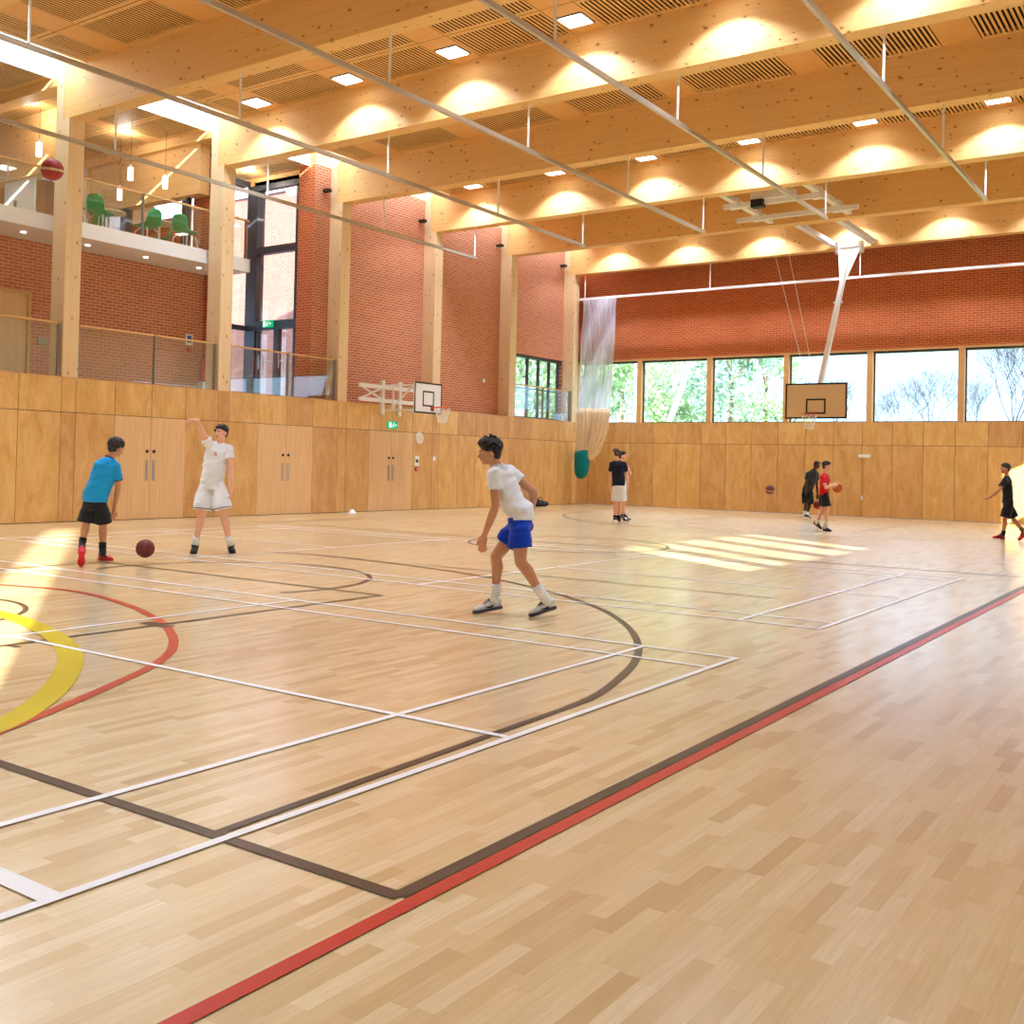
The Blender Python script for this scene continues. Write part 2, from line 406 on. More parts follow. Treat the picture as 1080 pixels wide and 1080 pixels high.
strip(mb, [(-17.8, BY), (-17.8, 30.7)], 0.05); strip(mb, [(-17.8, 30.7), (BX, 30.7)], 0.05)
strip(mb, [(-17.8, 16.27), (BX, 16.27)], 0.05); strip(mb, [(-9.5, 11.3), (-4.2, 11.3)], 0.03)
a3 = G([(226, 880), (310, 842), (400, 809), (470, 786), (540, 765.5), (600, 746)])
p3 = G([(600, 746), (630, 733), (655, 714), (670, 697), (673, 680), (663, 662), (640, 645.5), (610, 633.5), (580, 624.5), (540, 614.5), (500, 606.5), (450, 599), (400, 592.5), (340, 586), (280, 582)])
strip(mb, [a3[0], a3[-1]] , 0.05); strip(mb, spline(p3, 6), 0.06)
for xx in (-7.49, -12.4): strip(mb, [(xx, BY), (xx, 8.4)], 0.05)
strip(mb, [(-12.4, 8.4), (-7.46, 8.4)], 0.05)
strip(mb, arc(AX, 8.4, 1.75, -20, 200), 0.055)
for yy in (4.3, 4.65): strip(mb, [(-7.49, yy), (-7.35, yy)], 0.06)
strip(mb, [(-7.70, 5.62), (-7.34, 5.62)], 0.12)
strip(mb, arc(-9.75, 4.35, 1.22, -5, 185, 30), 0.05)
# far half of the same court
strip(mb, arc(AX, 29.1, 6.9, 180, 360), 0.05); strip(mb, arc(AX, 16.27, 1.8, 0, 360), 0.05)
for xx in (-7.5, -12.5): strip(mb, [(xx, 24.9), (xx, 30.7)], 0.05)
strip(mb, [(-12.5, 24.9), (-7.5, 24.9)], 0.05); strip(mb, arc(AX, 24.9, 1.8, 0, 360), 0.05)
tag(mb.build('court_marking', M['markblack'], fl), 'black basketball court lines')
mb = MB(); strip(mb, [(-2.19, YN+0.3), (-2.19, 31.0)], 0.065); tag(mb.build('court_marking', M['markred'], fl), 'long red sideline beside the black sideline')
mb = MB(); strip(mb, spline(G([(-60, 612), (0, 617), (60, 621.5), (100, 628), (140, 640.5), (168, 655), (182, 671), (180, 687), (160, 703), (120, 722), (60, 748), (0, 772), (-70, 800)]), 6), 0.075)
tag(mb.build('court_marking', M['markorange'], fl), 'brick red arc')
mb = MB(); strip(mb, spline(G([(-40, 640), (0, 648), (30, 657), (58, 672), (73, 688), (72, 706), (56, 729), (28, 751), (0, 766), (-50, 785)]), 6), 0.17, 0.0048)
tag(mb.build('court_marking', M['markyellow'], fl), 'wide yellow arc')
def badminton(y1, x0=-3.11, w=0.045):
    mb = MB(); y0 = y1-6.0; x1 = x0-13.7
    z = 0.0056
    for yy in (y0, y0+0.47, y1-0.47, y1): strip(mb, [(x0+w/2, yy), (x1, yy)], w, z)
    for xx in (x0, x0-0.775, x0-4.72, x1+4.72, x1+0.775, x1): strip(mb, [(xx, y0), (xx, y1)], w, z)
    strip(mb, [(x0, (y0+y1)/2+0.02), (x0-4.72, (y0+y1)/2+0.02)], w, z); strip(mb, [(x1, (y0+y1)/2+0.02), (x1+4.72, (y0+y1)/2+0.02)], w, z)
    return mb
tag(badminton(7.5).build('court_marking', M['markwhite'], fl), 'white badminton court lines, nearer court')
mb = badminton(15.42, -3.11)
tag(mb.build('court_marking', M['markwhite'], fl), 'white badminton court lines, farther court')
mb = MB(); strip(mb, [(-6, 1.96), (-3.13, 1.96)], 0.08, 0.0057); tag(mb.build('court_marking', M['markwhite'], fl), 'thick white line ending at the sideline')

# ---- plywood lining of the left and far walls
def panel(root, a, b, name='plywood_panel'):
    return MB().box(a, b).build(name, M['ply'], root)
wl = empty('wall_left', (-A, 20, 0), kind='structure')
MB().box((-A-0.5, YN, 0), (-A-0.03, B, P-0.005)).build('wall_core', M['black'], wl)
g = 0.006
L_, w_ = 4.06, 0.33; c0 = 12.72
pw = (L_-w_)/4
DOORS = {k: (c0+k*L_+w_/2+pw, c0+k*L_+w_/2+3*pw) for k in (0, 1, 2)}
for k in range(-4, 5):
    s0 = c0+k*L_+w_/2
    for i in range(4):
        y0, y1 = s0+i*pw, s0+(i+1)*pw
        panel(wl, (-A-0.02, y0+g, MID+g), (-A, y1-g, P))
        if k in DOORS and y0 < DOORS[k][1]-0.2 and y1 > DOORS[k][0]+0.2: continue
        panel(wl, (-A-0.02, y0+g, 0.012), (-A, y1-g, MID-g))
    if k >= -3:
        yc = c0+k*L_
        panel(wl, (-A-0.02, yc-w_/2+g, MID+g), (-A, yc+w_/2-g, P)); panel(wl, (-A-0.02, yc-w_/2+g, 0.012), (-A, yc+w_/2-g, MID-g))
yc = c0+5*L_
panel(wl, (-A-0.02, yc-w_/2+g, MID+g), (-A, yc+w_/2-g, P)); panel(wl, (-A-0.02, yc-w_/2+g, 0.012), (-A, yc+w_/2-g, MID-g))
panel(wl, (-A-0.02, yc+w_/2+g, MID+g), (-A, B, P)); panel(wl, (-A-0.02, yc+w_/2+g, 0.012), (-A, B, MID-g))
MB().box((-A-0.55, YN, P-0.005), (-A+0.0, B, P+0.02)).build('ledge', M['timber'], wl)

wf = empty('wall_far', (-10, B, 0), kind='structure')
MB().box((-A-0.5, B+0.03, 0), (XR, B+0.35, P-0.005)).build('wall_core', M['black'], wf)
X0_, q_ = -19.30, 0.935
for i in range(-1, 22):
    x0, x1 = X0_+i*q_, X0_+(i+1)*q_
    x0 = max(x0, -A); x1 = min(x1, XR)
    if x1-x0 < 0.1: continue
    panel(wf, (x0+g, B, MID+g), (x1-g, B+0.02, P)); panel(wf, (x0+g, B, 0.012), (x1-g, B+0.02, MID-g))
MB().box((-A-0.5, B+0.0, P-0.005), (XR, B+0.35, P+0.03)).build('window_sill', M['timber'], wf)
MB().box((-A-1.0, B, WH+0.06), (XR+0.3, B+0.3, ROOF)).build('brickwork', M['brickY'], wf)
MB().box((-A-1.0, B, WH), (XR+0.3, B+0.35, WH+0.06)).build('lintel_trim', M['timber'], wf)
MULL = [-20.55, -18.05, -15.3, -12.52, -9.76, -7.0, -4.24, -1.48, 0.8]
for i, x in enumerate(MULL[1:-1]):
    MB().box((x-0.09, B, P+0.03), (x+0.09, B+0.3, WH)).build('mullion', M['timber'], wf)
for i in range(len(MULL)-1):
    xa, xb = MULL[i]+0.09, MULL[i+1]-0.09
    w = empty('window_%d' % (i+1), (xa, B+0.2, P), kind='structure')
    f = MB()
    for (a, b) in (((xa, B+0.16, P+0.03), (xa+0.04, B+0.22, WH)), ((xb-0.04, B+0.16, P+0.03), (xb, B+0.22, WH)), ((xa, B+0.16, P+0.03), (xb, B+0.22, P+0.06)), ((xa, B+0.1, WH-0.07), (xb, B+0.22, WH))): f.box(a, b)
    f.build('window_frame', M['dark'], w)
    MB().box((xa+0.04, B+0.185, P+0.06), (xb-0.04, B+0.195, WH-0.07)).build('glass_pane', M['glass'], w)

# ---- wall beside the camera and wall behind it, with high windows where the sun comes in
wr = MB()
ops = [(9.35, 10.2), (10.55, 11.3), (11.65, 12.75), (13.2, 14.3), (14.75, 15.5), (29.3, 33.6)]
SL = (-2.08, -1.32)
wr.box((XR, YN, 0), (XR+0.25, SL[0], ROOF)); wr.box((XR, SL[0], 0), (XR+0.25, SL[1], 3.2)); wr.box((XR, SL[0], 9.4), (XR+0.25, SL[1], ROOF))
wr.box((XR, SL[1], 0), (XR+0.25, B+0.35, TB[0])); wr.box((XR, SL[1], TB[1]), (XR+0.25, B+0.35, ROOF))
y = SL[1]
for a, b in ops: wr.box((XR, y, TB[0]), (XR+0.25, a, TB[1])); y = b
wr.box((XR, y, TB[0]), (XR+0.25, B+0.35, TB[1]))
tag(wr.build('wall_right', M['white']), kind='structure')
tag(MB().box((-28, YN-0.3, 0), (XR+0.25, YN, ROOF)).build('wall_near', M['white']), kind='structure')

# ---- brick infill and gallery walls on the left
bk = MB()
for k in (2, 3):                           # two full height brick bays
    bk.box((-20.95, yk(k)+0.18, P), (-20.66, yk(k+1)-0.18, 9.95))
bk.box((-20.95, yk(4)+0.18, 5.27), (-20.66, yk(5)-0.18, 9.95))
bk.box((-20.95, yk(5)-0.18, P), (-20.66, B+0.2, 9.95))
tag(bk.build('wall_left_brick', M['brickX']), kind='structure')
tag(MB().box((-21.27, 20.1, P), (-20.66, 21.2, 9.95)).build('brick_pier', [M['brickX']]), kind='structure')
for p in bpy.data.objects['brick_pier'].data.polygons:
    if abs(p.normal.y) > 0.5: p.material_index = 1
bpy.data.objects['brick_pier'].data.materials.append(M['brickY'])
XB = -22.2
tag(MB().box((XB-0.25, YN, P), (XB, 17.95, 6.15)).build('wall_gallery', M['brickX']), kind='structure')
o = MB().box((-22.2, 17.75, P), (-21.9, 17.95, 6.15)).build('wall_gallery_return', M['brickY']); tag(o, kind='structure')
tag(MB().box((-24.5, YN, P-0.15), (-20.62, 20.9, P+0.03)).build('floor_gallery', M['cafefloor']), kind='structure')
# gallery door
d = empty('door_4', (XB, 12.4, P), kind='structure')
MB().box((XB, 11.6, P), (XB+0.03, 12.93, 4.93)).build('door_leaf', M['veneer'], d)
f = MB(); f.box((XB, 12.93, P), (XB+0.07, 13.0, 5.0)); f.box((XB, 11.5, 4.93), (XB+0.07, 12.93, 5.0)); f.build('door_frame', M['timber'], d)
hd = MB().bar((XB+0.07, 12.25, 4.05), (XB+0.07, 12.1, 4.05), 0.02, 0.02).build('handle', M['satin'], d)
# upper floor slab of the cafe
sl = empty('floor_upper', (-20.9, 12, 6.15), kind='structure')
MB().box((-29, YN, 6.17), (-20.82, 17.98, 6.46)).build('floor_slab', M['cafefloor'], sl)
MB().box((-22.2, YN, 6.14), (-20.80, 18.0, 6.17)).build('slab_soffit', M['soffit'], sl)
MB().box((-20.82, YN, 6.14), (-20.78, 18.0, 6.47)).build('fascia', M['pinkwhite'], sl)
MB().box((-23.2, 17.98, 6.14), (-20.78, 18.02, 6.47)).build('fascia', M['pinkwhite'], sl)
# columns and roof beams
for k in range(-3, 6):
    y = yk(k)
    c = empty('timber_column', (-20.44, y, P), kind='structure')
    m = MB(); m.box((-20.68, y-0.18, P), (XC, y+0.18, SOF)); m.box((-20.68, y-0.18, SOF), (-20.41, y+0.18, ROOF+0.4)); m.build('column_shaft', M['glulamZ'], c)
    b = empty('timber_beam', (-10, y, SOF), kind='structure')
    m = MB(); m.box((-20.40, y-0.18, SOF), (XR, y+0.18, ROOF)); m.build('beam_body', M['glulamX'], b)
    if k <= 1: MB().box((-28, y-0.18, 9.2), (-20.68, y+0.18, 9.5)).build('beam_end', M['glulamX'], b)
# ceiling: slotted acoustic panels
JX = [-18.45+2.82*j for j in range(7)]; JL = JX[:6]
slat = MB(); blank = MB()
def slots(mb, x0, x1, y0, y1, z, pitch=0.088, gap=0.043, end=0.09):
    mb.box((x0, y0, z), (x1, y0+end, z+0.005)); mb.box((x0, y1-end, z), (x1, y1, z+0.005))
    n = max(1, int(round((x1-x0-0.1)/pitch))); p = (x1-x0-0.06)/n
    for i in range(n+1):
        xa = x0+0.03+i*p-(p-gap)/2; xb = xa+(p-gap)
        xa = max(xa, x0); xb = min(xb, x1)
        if xb > xa: mb.box((xa, y0+end, z), (xb, y1-end, z+0.005))
cl = empty('ceiling', (-10, 15, CEIL), kind='structure')
XS = -19.66
for k in range(-3, 5):
    ya, ys, yb = yk(k)+0.18, yk(k)+2.64, yk(k+1)-0.18
    edges = [XS] + [v for j in JX for v in (j-0.35, j+0.35)] + [XR]
    for (u0_, u1_) in ((ya, ys-0.012), (ys+0.012, yb)):
        for i in range(0, len(edges)-1):
            a, b = edges[i], edges[i+1]
            if i % 2 == 0 and b-a > 0.3: slots(slat, a+0.008, b-0.008, u0_, u1_, CEIL)
            elif b > a: blank.box((a+0.008, u0_, CEIL), (b-0.008, u1_, CEIL+0.03))
slat.build('slotted_panel', M['slat'], cl); blank.build('blank_panel', M['blank'], cl)
MB().box((XS-0.05, YN, CEIL+0.12), (XR+0.3, B+0.35, ROOF)).build('ceiling_backing', M['void'], cl)
MB().box((XS-0.05, YN, ROOF), (XR+0.3, B+0.35, ROOF+0.1)).build('roof_deck', M['white'], cl)
# cafe ceiling, skylight curbs
cc = empty('ceiling_upper', (-23, 12, 9.42), kind='structure')
m = MB(); bl = MB()
for k in range(-3, 2):
    ya, ys, yb = yk(k)+0.18, yk(k)+2.64, (yk(k+1)-0.18 if k < 1 else 20.35)
    for (u0_, u1_) in ((ya, min(ys, yb)-0.01), (ys+0.01, yb)):
        if u1_-u0_ < 0.3: continue
        for (a, b) in ((-22.6, -20.95), (-25.2, -23.0), (-28, -25.6)): slots(m, a, b, u0_, u1_, 9.42, pitch=0.085)
        bl.box((-23.0, u0_, 9.42), (-22.6, u1_, 9.45)); bl.box((-25.6, u0_, 9.42), (-25.2, u1_, 9.45))
m.build('slotted_panel', M['slat'], cc); bl.build('blank_panel', M['blank'], cc)
MB().box((-29, YN, 9.55), (-20.95, 21.2, 9.7)).build('ceiling_backing', M['void'], cc)
sk = empty('trim_1', (-20.3, 12, 10), kind='structure')
MB().box((-20.95, YN, 9.40), (-20.88, 21.2, 9.95)).build('skylight_upstand', M['white'], sk)
MB().box((XS-0.06, YN, CEIL), (XS, B, 9.9)).build('skylight_upstand', M['white'], sk)
g_ = MB()
for k in range(-3, 5): g_.box((-20.95, yk(k)+0.3, 9.96), (XS, yk(k+1)-0.3, 9.97))
g_.build('skylight_glass', M['glass'], sk)
# edge timber closing the cafe ceiling at the atrium window
tag(MB().box((-23.6, 20.3, 9.2), (-21.27, 20.55, 9.5)).build('trim_2', M['glulamX']), kind='structure')

# ---- atrium window (grey frames, double doors) and the brick house outside it
w = empty('window_20', (-22.5, 20.4, P), kind='structure')
fr = MB()
fr.box((-23.6, 20.32, P), (-23.17, 20.6, 9.45)); fr.box((-21.67, 20.38, P), (-21.6, 20.5, 9.3)); fr.box((-23.17, 20.3, 7.22), (-21.27, 20.5, 7.42)); fr.box((-23.17, 20.3, 5.06), (-21.27, 20.5, 5.30))
fr.box((-23.17, 20.36, P), (-23.07, 20.46, 5.1)); fr.box((-22.40, 20.34, P), (-22.22, 20.48, 5.1)); fr.box((-23.17, 20.36, P), (-21.6, 20.46, P+0.12)); fr.box((-23.3, 20.3, 9.05), (-21.27, 20.5, 9.3))
fr.build('window_frame', M['dark'], w)
MB().box((-23.17, 20.41, P+0.1), (-21.3, 20.42, 9.2)).build('glass_pane', M['glass'], w)
for x in (-22.98, -22.15):
    h = MB(); h.bar((x, 20.33, 3.95), (x, 20.33, 4.35), 0.03, 0.03); h.bar((x, 20.33, 4.15), (x+0.5, 20.33, 4.15), 0.03, 0.03); h.build('push_bar', M['satin'], w)
w = empty('window_21', (-23.6, 19, P), kind='structure')
fr = MB()
for y in (18.05, 18.75, 19.5): fr.box((-23.6, y, P), (-23.45, y+0.14, 9.45))
for z in (P, 5.06, 6.9, 9.2): fr.box((-23.58, 18.0, z), (-23.47, 20.4, z+0.14))
fr.build('window_frame', M['dark'], w)
MB().box((-23.53, 18.1, P), (-23.52, 20.4, 9.3)).build('glass_pane', M['glass'], w)
ob = empty('brick_building', (-26, 27, 0), 'tall red brick building standing outside beyond the grey framed window', 'building')
MB().box((-34, 26.0, 0), (-21.6, 27, 11.0)).build('wall', M['brickO'], ob)
MB().box((-34.2, 25.9, 11.0), (-21.4, 27.1, 11.2)).build('coping', M['white'], ob)

# ---- last bay window on the left
w = empty('window_22', (-20.8, 31, P), kind='structure')
fr = MB(); ya, yb = yk(4)+0.18, yk(5)-0.18
for y in (ya, 29.95, 30.75, 31.45, 32.15, yb-0.1): fr.box((-20.88, y, P), (-20.80, y+0.09, 5.27))
fr.box((-20.95, ya, 5.17), (-20.7, yb, 5.27)); fr.box((-20.95, ya, P), (-20.72, yb, P+0.1)); fr.box((-20.9, ya, 4.1), (-20.8, yb, 4.14))
fr.build('window_frame', M['dark'], w)
MB().box((-20.85, ya, P), (-20.84, yb, 5.2)).build('glass_pane', M['glass'], w)

# ---- glass balustrades
def balustrade(y0, y1, x, z0, z1, posts, label, rail='timber', post='satin'):
    b = empty('glass_balustrade', (x, (y0+y1)/2, z0), label, 'balustrade', 'glass balustrades along the left wall')
    MB().box((x-0.008, y0+0.02, z0+0.03), (x+0.008, y1-0.02, z1-0.04)).build('glass_panel', M['balglass'], b)
    MB().box((x-0.03, y0, z1-0.04), (x+0.03, y1, z1)).build('handrail', M[rail], b)
    for y in posts: MB().box((x-0.03, y-0.012, z0), (x+0.05, y+0.012, z1)).build('post', M[post], b)
    return b
for k, lab in ((-1, 'glass balustrade above the plywood, left of the leftmost timber column'), (0, 'glass balustrade above the plywood, between the first and second timber columns'), (1, 'glass balustrade above the plywood, in front of the grey framed doors')):
    ya, yb = yk(k)+0.2, yk(k+1)-0.2
    balustrade(ya, yb, -20.3, P+0.02, 4.17, (ya+0.03, (ya+yb)/2+0.1, yb-0.03), lab)
ya, yb = yk(4)+0.2, yk(5)-0.2
balustrade(ya, yb, -20.3, P+0.02, 4.17, (ya+0.03, (ya+yb)/2, yb-0.03), 'glass balustrade in front of the small window near the corner')
balustrade(YN+3, 18.0, -20.84, 6.46, 7.47, (8.0, 11.2, 14.86, 17.9), 'upper glass balustrade along the white edge of the cafe floor')

# ---- doors in the plywood wall
for n, (k, (ya, yb)) in enumerate(DOORS.items()):
    d = empty('door_%d' % (n+1), (-A, (ya+yb)/2, 0), kind='structure')
    ym = (ya+yb)/2
    for (a, b, s) in ((ya, ym-0.004, 1), (ym+0.004, yb, -1)):
        lf = MB().box((-A-0.02, a, 0.012), (-A+0.004, b, MID-0.006)).build('door_leaf', M['veneer'], d)
        yh = (ym-0.09 if s > 0 else ym+0.09)
        MB().box((-A+0.002, yh-0.035, 0.86), (-A+0.012, yh+0.035, 1.32)).build('handle_plate', M['satin'], lf)
        MB().tube([(-A+0.004, yh, 1.52), (-A+0.016, yh, 1.52)], 0.038, 20).build('lock', M['black'], lf)
MB()
# ---- roof lights
def make_light():
    r = empty('ceiling_light', (0, 0, 0), 'square white roof light', 'light', 'roof lights')
    MB().box((-0.27, -0.24, -0.02), (0.27, 0.24, 0.02)).build('frame', M['dark'], r)
    MB().box((-0.24, -0.21, -0.035), (0.24, 0.21, -0.018)).build('diffuser', M['lampface'], r)
    return r
proto = make_light(); first = True
rown = {-1: 'nearest row, before the first big beam in view', 1: 'row in front of the second beam', 3: 'row in front of the fourth beam', 5: 'row hidden behind the fifth beam'}
ordn = ['first', 'second', 'third', 'fourth', 'fifth', 'sixth', 'seventh']
lampd = None
for k in (-3, -1, 1, 3, 5):  # rearmost row is unseen, added to brighten the near floor
    for j, x in enumerate(JL):
        o = proto if first else copy_tree(proto)
        first = False
        o.location = (x, yk(k)-0.76, CEIL)
        o['label'] = 'square roof light, %s from the left, %s' % (ordn[j], {-3: 'added unseen row behind the camera', -1: 'nearest row', 1: 'row before the second beam', 3: 'row before the fourth beam', 5: 'row before the last beam'}[k])
        if lampd is None:
            lampd = bpy.data.lights.new('roof_lamp', 'SPOT'); lampd.spot_size = math.radians(126); lampd.spot_blend = 0.35
            lampd.energy = LAMP; lampd.color = (0.86, 0.95, 1.1); lampd.shadow_soft_size = 0.12
        if o is proto:
            fd = bpy.data.lights.new('flood_lamp', 'SPOT'); fd.spot_size = math.radians(84); fd.spot_blend = 0.9; fd.energy = FLOOD; fd.color = (0.80, 0.93, 1.12); fd.shadow_soft_size = 0.2
            l = bpy.data.objects.new('flood_lamp', fd); COL.objects.link(l); l.parent = o; l.location = (0, 0, -0.05)
            l = bpy.data.objects.new('roof_lamp', lampd); COL.objects.link(l); l.parent = o; l.location = (0, 0, -0.05)

# ---- curtain tracks on drop rods
TZ = 7.55
def track(a, b, rods, label, name='curtain_track'):
    t = empty(name, (*a, TZ), label, 'curtain track', 'curtain tracks under the roof beams')
    MB().bar((*a, TZ), (*b, TZ), 0.06, 0.08).build('rail', M['track' if a[0] == b[0] else 'whitemetal'], t)
    for (x, y) in rods: MB().tube([(x, y, TZ), (x, y, SOF)], 0.022, 8).build('drop_rod', M['whitemetal'], t)
for x, lab in ((-18.85, 'curtain track running close along the left wall'), (-15.1, 'long curtain track, second from the left wall'), (-11.48, 'long curtain track, third from the left wall'), (-8.28, 'long curtain track ending beside the ceiling basketball frame'), (-4.7, 'long curtain track nearest the right, ending above open floor')):
    track((x, YN+0.5), (x, 25.05), [(x, yk(k)) for k in range(-3, 4)], lab)
track((-20.1, 33.08), (0.6, 33.08), [(x, 33.05) for x in (-19.87, -14.92, -9.85, -4.8, 0.2)], 'white curtain track across the far brick wall')

# ---- basketball hoop hanging from the ceiling at the far end
def rim_net(parent, c, fwd, R=0.225, mat='orange'):
    c = V(c); fwd = V(fwd).normalized(); z = V((0, 0, 1)); side = fwd.cross(z)
    m = MB().torus(c, R, 0.011, seg=32); m.bar(c-fwd*R+side*0.06, c-fwd*(R+0.16)+side*0.06, 0.02, 0.03); m.bar(c-fwd*R-side*0.06, c-fwd*(R+0.16)-side*0.06, 0.02, 0.03)
    m.box(*[tuple(c-fwd*(R+0.15)+s_*side*0.07+V((0, 0, zz))) for s_, zz in ((1, -0.1), (-1, 0.03))]) if abs(fwd.x) < 2 else None
    m.build('rim', M[mat], parent, True)
    n = MB(); rows = [(0, R), (-0.12, R*0.88), (-0.24, R*0.7), (-0.36, R*0.58), (-0.44, R*0.56)]
    for i in range(12):
        for dirn in (1, -1):
            pts = [c + (fwd*math.cos((i+dirn*0.5*j)*PI/6) + side*math.sin((i+dirn*0.5*j)*PI/6))*r_ + z*dz for j, (dz, r_) in enumerate(rows)]
            n.tube(pts, 0.006, 5)
    n.build('net', M['cord'], parent)
def backboard(parent, c, fwd, w, h, mat, bw=0.05, inner=(0.59, 0.45), innerz=-0.16):
    c = V(c); fwd = V(fwd).normalized(); z = V((0, 0, 1)); s = fwd.cross(z)
    def rect(mb, a0, a1, z0, z1, d0, d1):
        p = [c+s*a+z*zz+fwd*d for a in (a0, a1) for zz in (z0, z1) for d in (d0, d1)]
        lo = [min(q[i] for q in p) for i in range(3)]; hi = [max(q[i] for q in p) for i in range(3)]; mb.box(lo, hi)
    b = MB(); rect(b, -w/2, w/2, -h/2, h/2, -0.03, 0); o = b.build('backboard', M[mat], parent)
    l = MB()
    for (a0, a1, z0, z1) in ((-w/2, w/2, h/2-bw, h/2), (-w/2, w/2, -h/2, -h/2+bw), (-w/2, -w/2+bw, -h/2+bw, h/2-bw), (w/2-bw, w/2, -h/2+bw, h/2-bw)): rect(l, a0, a1, z0, z1, 0.0, 0.004)
    iw, ih = inner; zc = innerz; t_ = bw
    for (a0, a1, z0, z1) in ((-iw/2, iw/2, zc+ih/2-t_, zc+ih/2), (-iw/2, iw/2, zc-ih/2, zc-ih/2+t_), (-iw/2, -iw/2+t_, zc-ih/2+t_, zc+ih/2-t_), (iw/2-t_, iw/2, zc-ih/2+t_, zc+ih/2-t_)): rect(l, a0, a1, z0, z1, 0.0, 0.004)
    l.build('board_marking', M['black'], o)
BYb = 30.3; bc = V((-10.25, BYb, 3.49))
h = empty('basketball_hoop', (-10.1, BYb, 3.0), 'cream basketball backboard hanging on a long white mast from the ceiling at the far end', 'basketball hoop')
backboard(h, bc, (0, -1, 0), 1.84, 1.05, 'boardcream')
rim_net(h, (-10.3, BYb-0.39, 3.08), (0, -1, 0))
top = V((-9.98, 32.35, 8.28)); bot = V((-10.15, BYb+0.08, 4.0))
MB().bar(bot, top+(bot-top)*0.1, 0.13, 0.13).build('mast', M['whitemetal'], h)
m = MB(); dn = (bot-top).normalized()
v = [top+V((-0.34, 0, 0.05)), top+V((0.34, 0, 0.05)), top+dn*1.2+V((0.08, 0, 0)), top+dn*1.2-V((0.08, 0, 0))]
for off in (-0.03, 0.03): m.poly([p_+V((0, off, 0)) for p_ in v])
vv = [[m.bm.verts.new(p_+V((0, o_, 0))) for p_ in v] for o_ in (-0.03, 0.03)]
for i in range(4): m._f([vv[0][i], vv[0][(i+1) % 4], vv[1][(i+1) % 4], vv[1][i]])
for sx in (-0.36, 0.36): m.box((top.x+sx-0.05, top.y-0.12, top.z-0.1), (top.x+sx+0.05, top.y+0.12, top.z+0.25))
m.box((top.x-0.42, top.y-0.05, top.z+0.08), (top.x+0.42, top.y+0.05, top.z+0.18)); m.build('mast_bracket', M['whitemetal'], h)
m = MB(); m.bar(bot+V((-0.3, 0, -0.02)), bot+V((0.3, 0, -0.02)), 0.05, 0.04); m.bar(bot+V((-0.3, 0, -0.02)), bot+V((-0.36, 0, 0.08)), 0.04, 0.03); m.bar(bot+V((0.3, 0, -0.02)), bot+V((0.36, 0, 0.08)), 0.04, 0.03)
for sx in (-0.5, 0.5): m.bar((bc.x+sx, BYb+0.05, 3.05), (bc.x+sx, BYb+0.05, 3.95), 0.05, 0.04)
m.bar((bc.x-0.5, BYb+0.05, 3.9), (bc.x+0.5, BYb+0.05, 3.9), 0.05, 0.05)
m.build('board_frame', M['whitemetal'], h)
MB().tube([top+dn*1.9+V((-0.14, 0, 0)), top+dn*1.9+V((0.14, 0, 0))], 0.03, 8).build('collar', M['whitemetal'], h)
m = MB()
for (xa, xb, za) in ((-11.4, -10.55, 8.5), (-10.95, -10.3, 8.5)): m.tube([(xa, 29.2, 8.55), (xb, BYb+0.05, 4.05)], 0.008, 5)
m.build('brace_wire', M['cord'], h)
# ceiling frame that carries it
for x in (-11.15, -8.92): MB().bar((x, 25.1, 8.57), (x, 28.8, 8.57), 0.16, 0.12).build('frame_rail', M['whitemetal'], h)
for x in (-10.6, -9.4): MB().bar((x, 29.15, 8.57), (x, 32.85, 8.57), 0.18, 0.14).build('frame_rail', M['whitemetal'], h)
m = MB(); m.bar((-11.45, 26.15, 8.44), (-8.7, 26.15, 8.44), 0.12, 0.12); m.bar((-11.75, 27.75, 8.44), (-8.35, 27.75, 8.44), 0.12, 0.12)
for x in (-11.15, -8.92):
    for y in (26.15, 27.75): m.box((x-0.12, y-0.1, 8.36), (x+0.12, y+0.1, 8.66))
m.build('cross_bar', M['whitemetal'], h)
m = MB(); m.box((-10.65, 26.0, 8.5), (-9.5, 26.3, 8.68)); m.tube([(-10.5, 26.15, 8.72), (-9.6, 26.15, 8.72)], 0.07, 10); m.build('winch', M['whitemetal'], h)
m = MB(); m.box((-10.62, 25.95, 8.3), (-10.3, 26.2, 8.5)); m.build('winch_motor', M['black'], h)

# ---- side hoop on the left wall
h = empty('wall_basketball_hoop', (-A, 22.7, 3.0), 'small white backboard with orange rim on a white lattice frame on the left wall', 'basketball hoop')
xb = -18.98
backboard(h, (xb, 23.08, 3.24), (1, 0, 0), 1.22, 0.88, 'boardwhite', 0.045, (0.5, 0.44), -0.02)
rim_net(h, (xb+0.39, 23.25, 2.98), (1, 0, 0))
wm = M['whitemetal']; xw = -A+0.06
for y in (22.38, 23.12): MB().bar((xw, y, 2.74), (xw, y, 3.72), 0.09, 0.1).build('upright', wm, h)
m = MB()
for z in (3.14, 3.52): m.bar((xw+0.06, 21.36, z), (xw+0.02, 23.9, z), 0.08, 0.11)
m.bar((xw+0.06, 21.42, 3.16), (xw+0.06, 22.3, 3.5), 0.04, 0.045); m.bar((xw+0.06, 21.42, 3.5), (xw+0.06, 22.3, 3.16), 0.04, 0.045)
m.build('lattice_frame', wm, h)
for yy, xa in ((22.5, 0), (23.5, 0)):
    m = MB()
    for z in (2.88, 3.58): m.bar((xw, yy, z), (xb-0.03, yy+0.06, z), 0.045, 0.05)
    m.bar((xw+0.2, yy, 2.88), (xb-0.1, yy+0.04, 3.58), 0.035, 0.035); m.bar((xb-0.06, yy+0.05, 2.86), (xb-0.06, yy+0.05, 3.6), 0.045, 0.045); m.bar((xw+0.3, yy, 2.88), (xw+0.3, yy, 3.58), 0.04, 0.04)
    m.build('support_arm', wm, h)

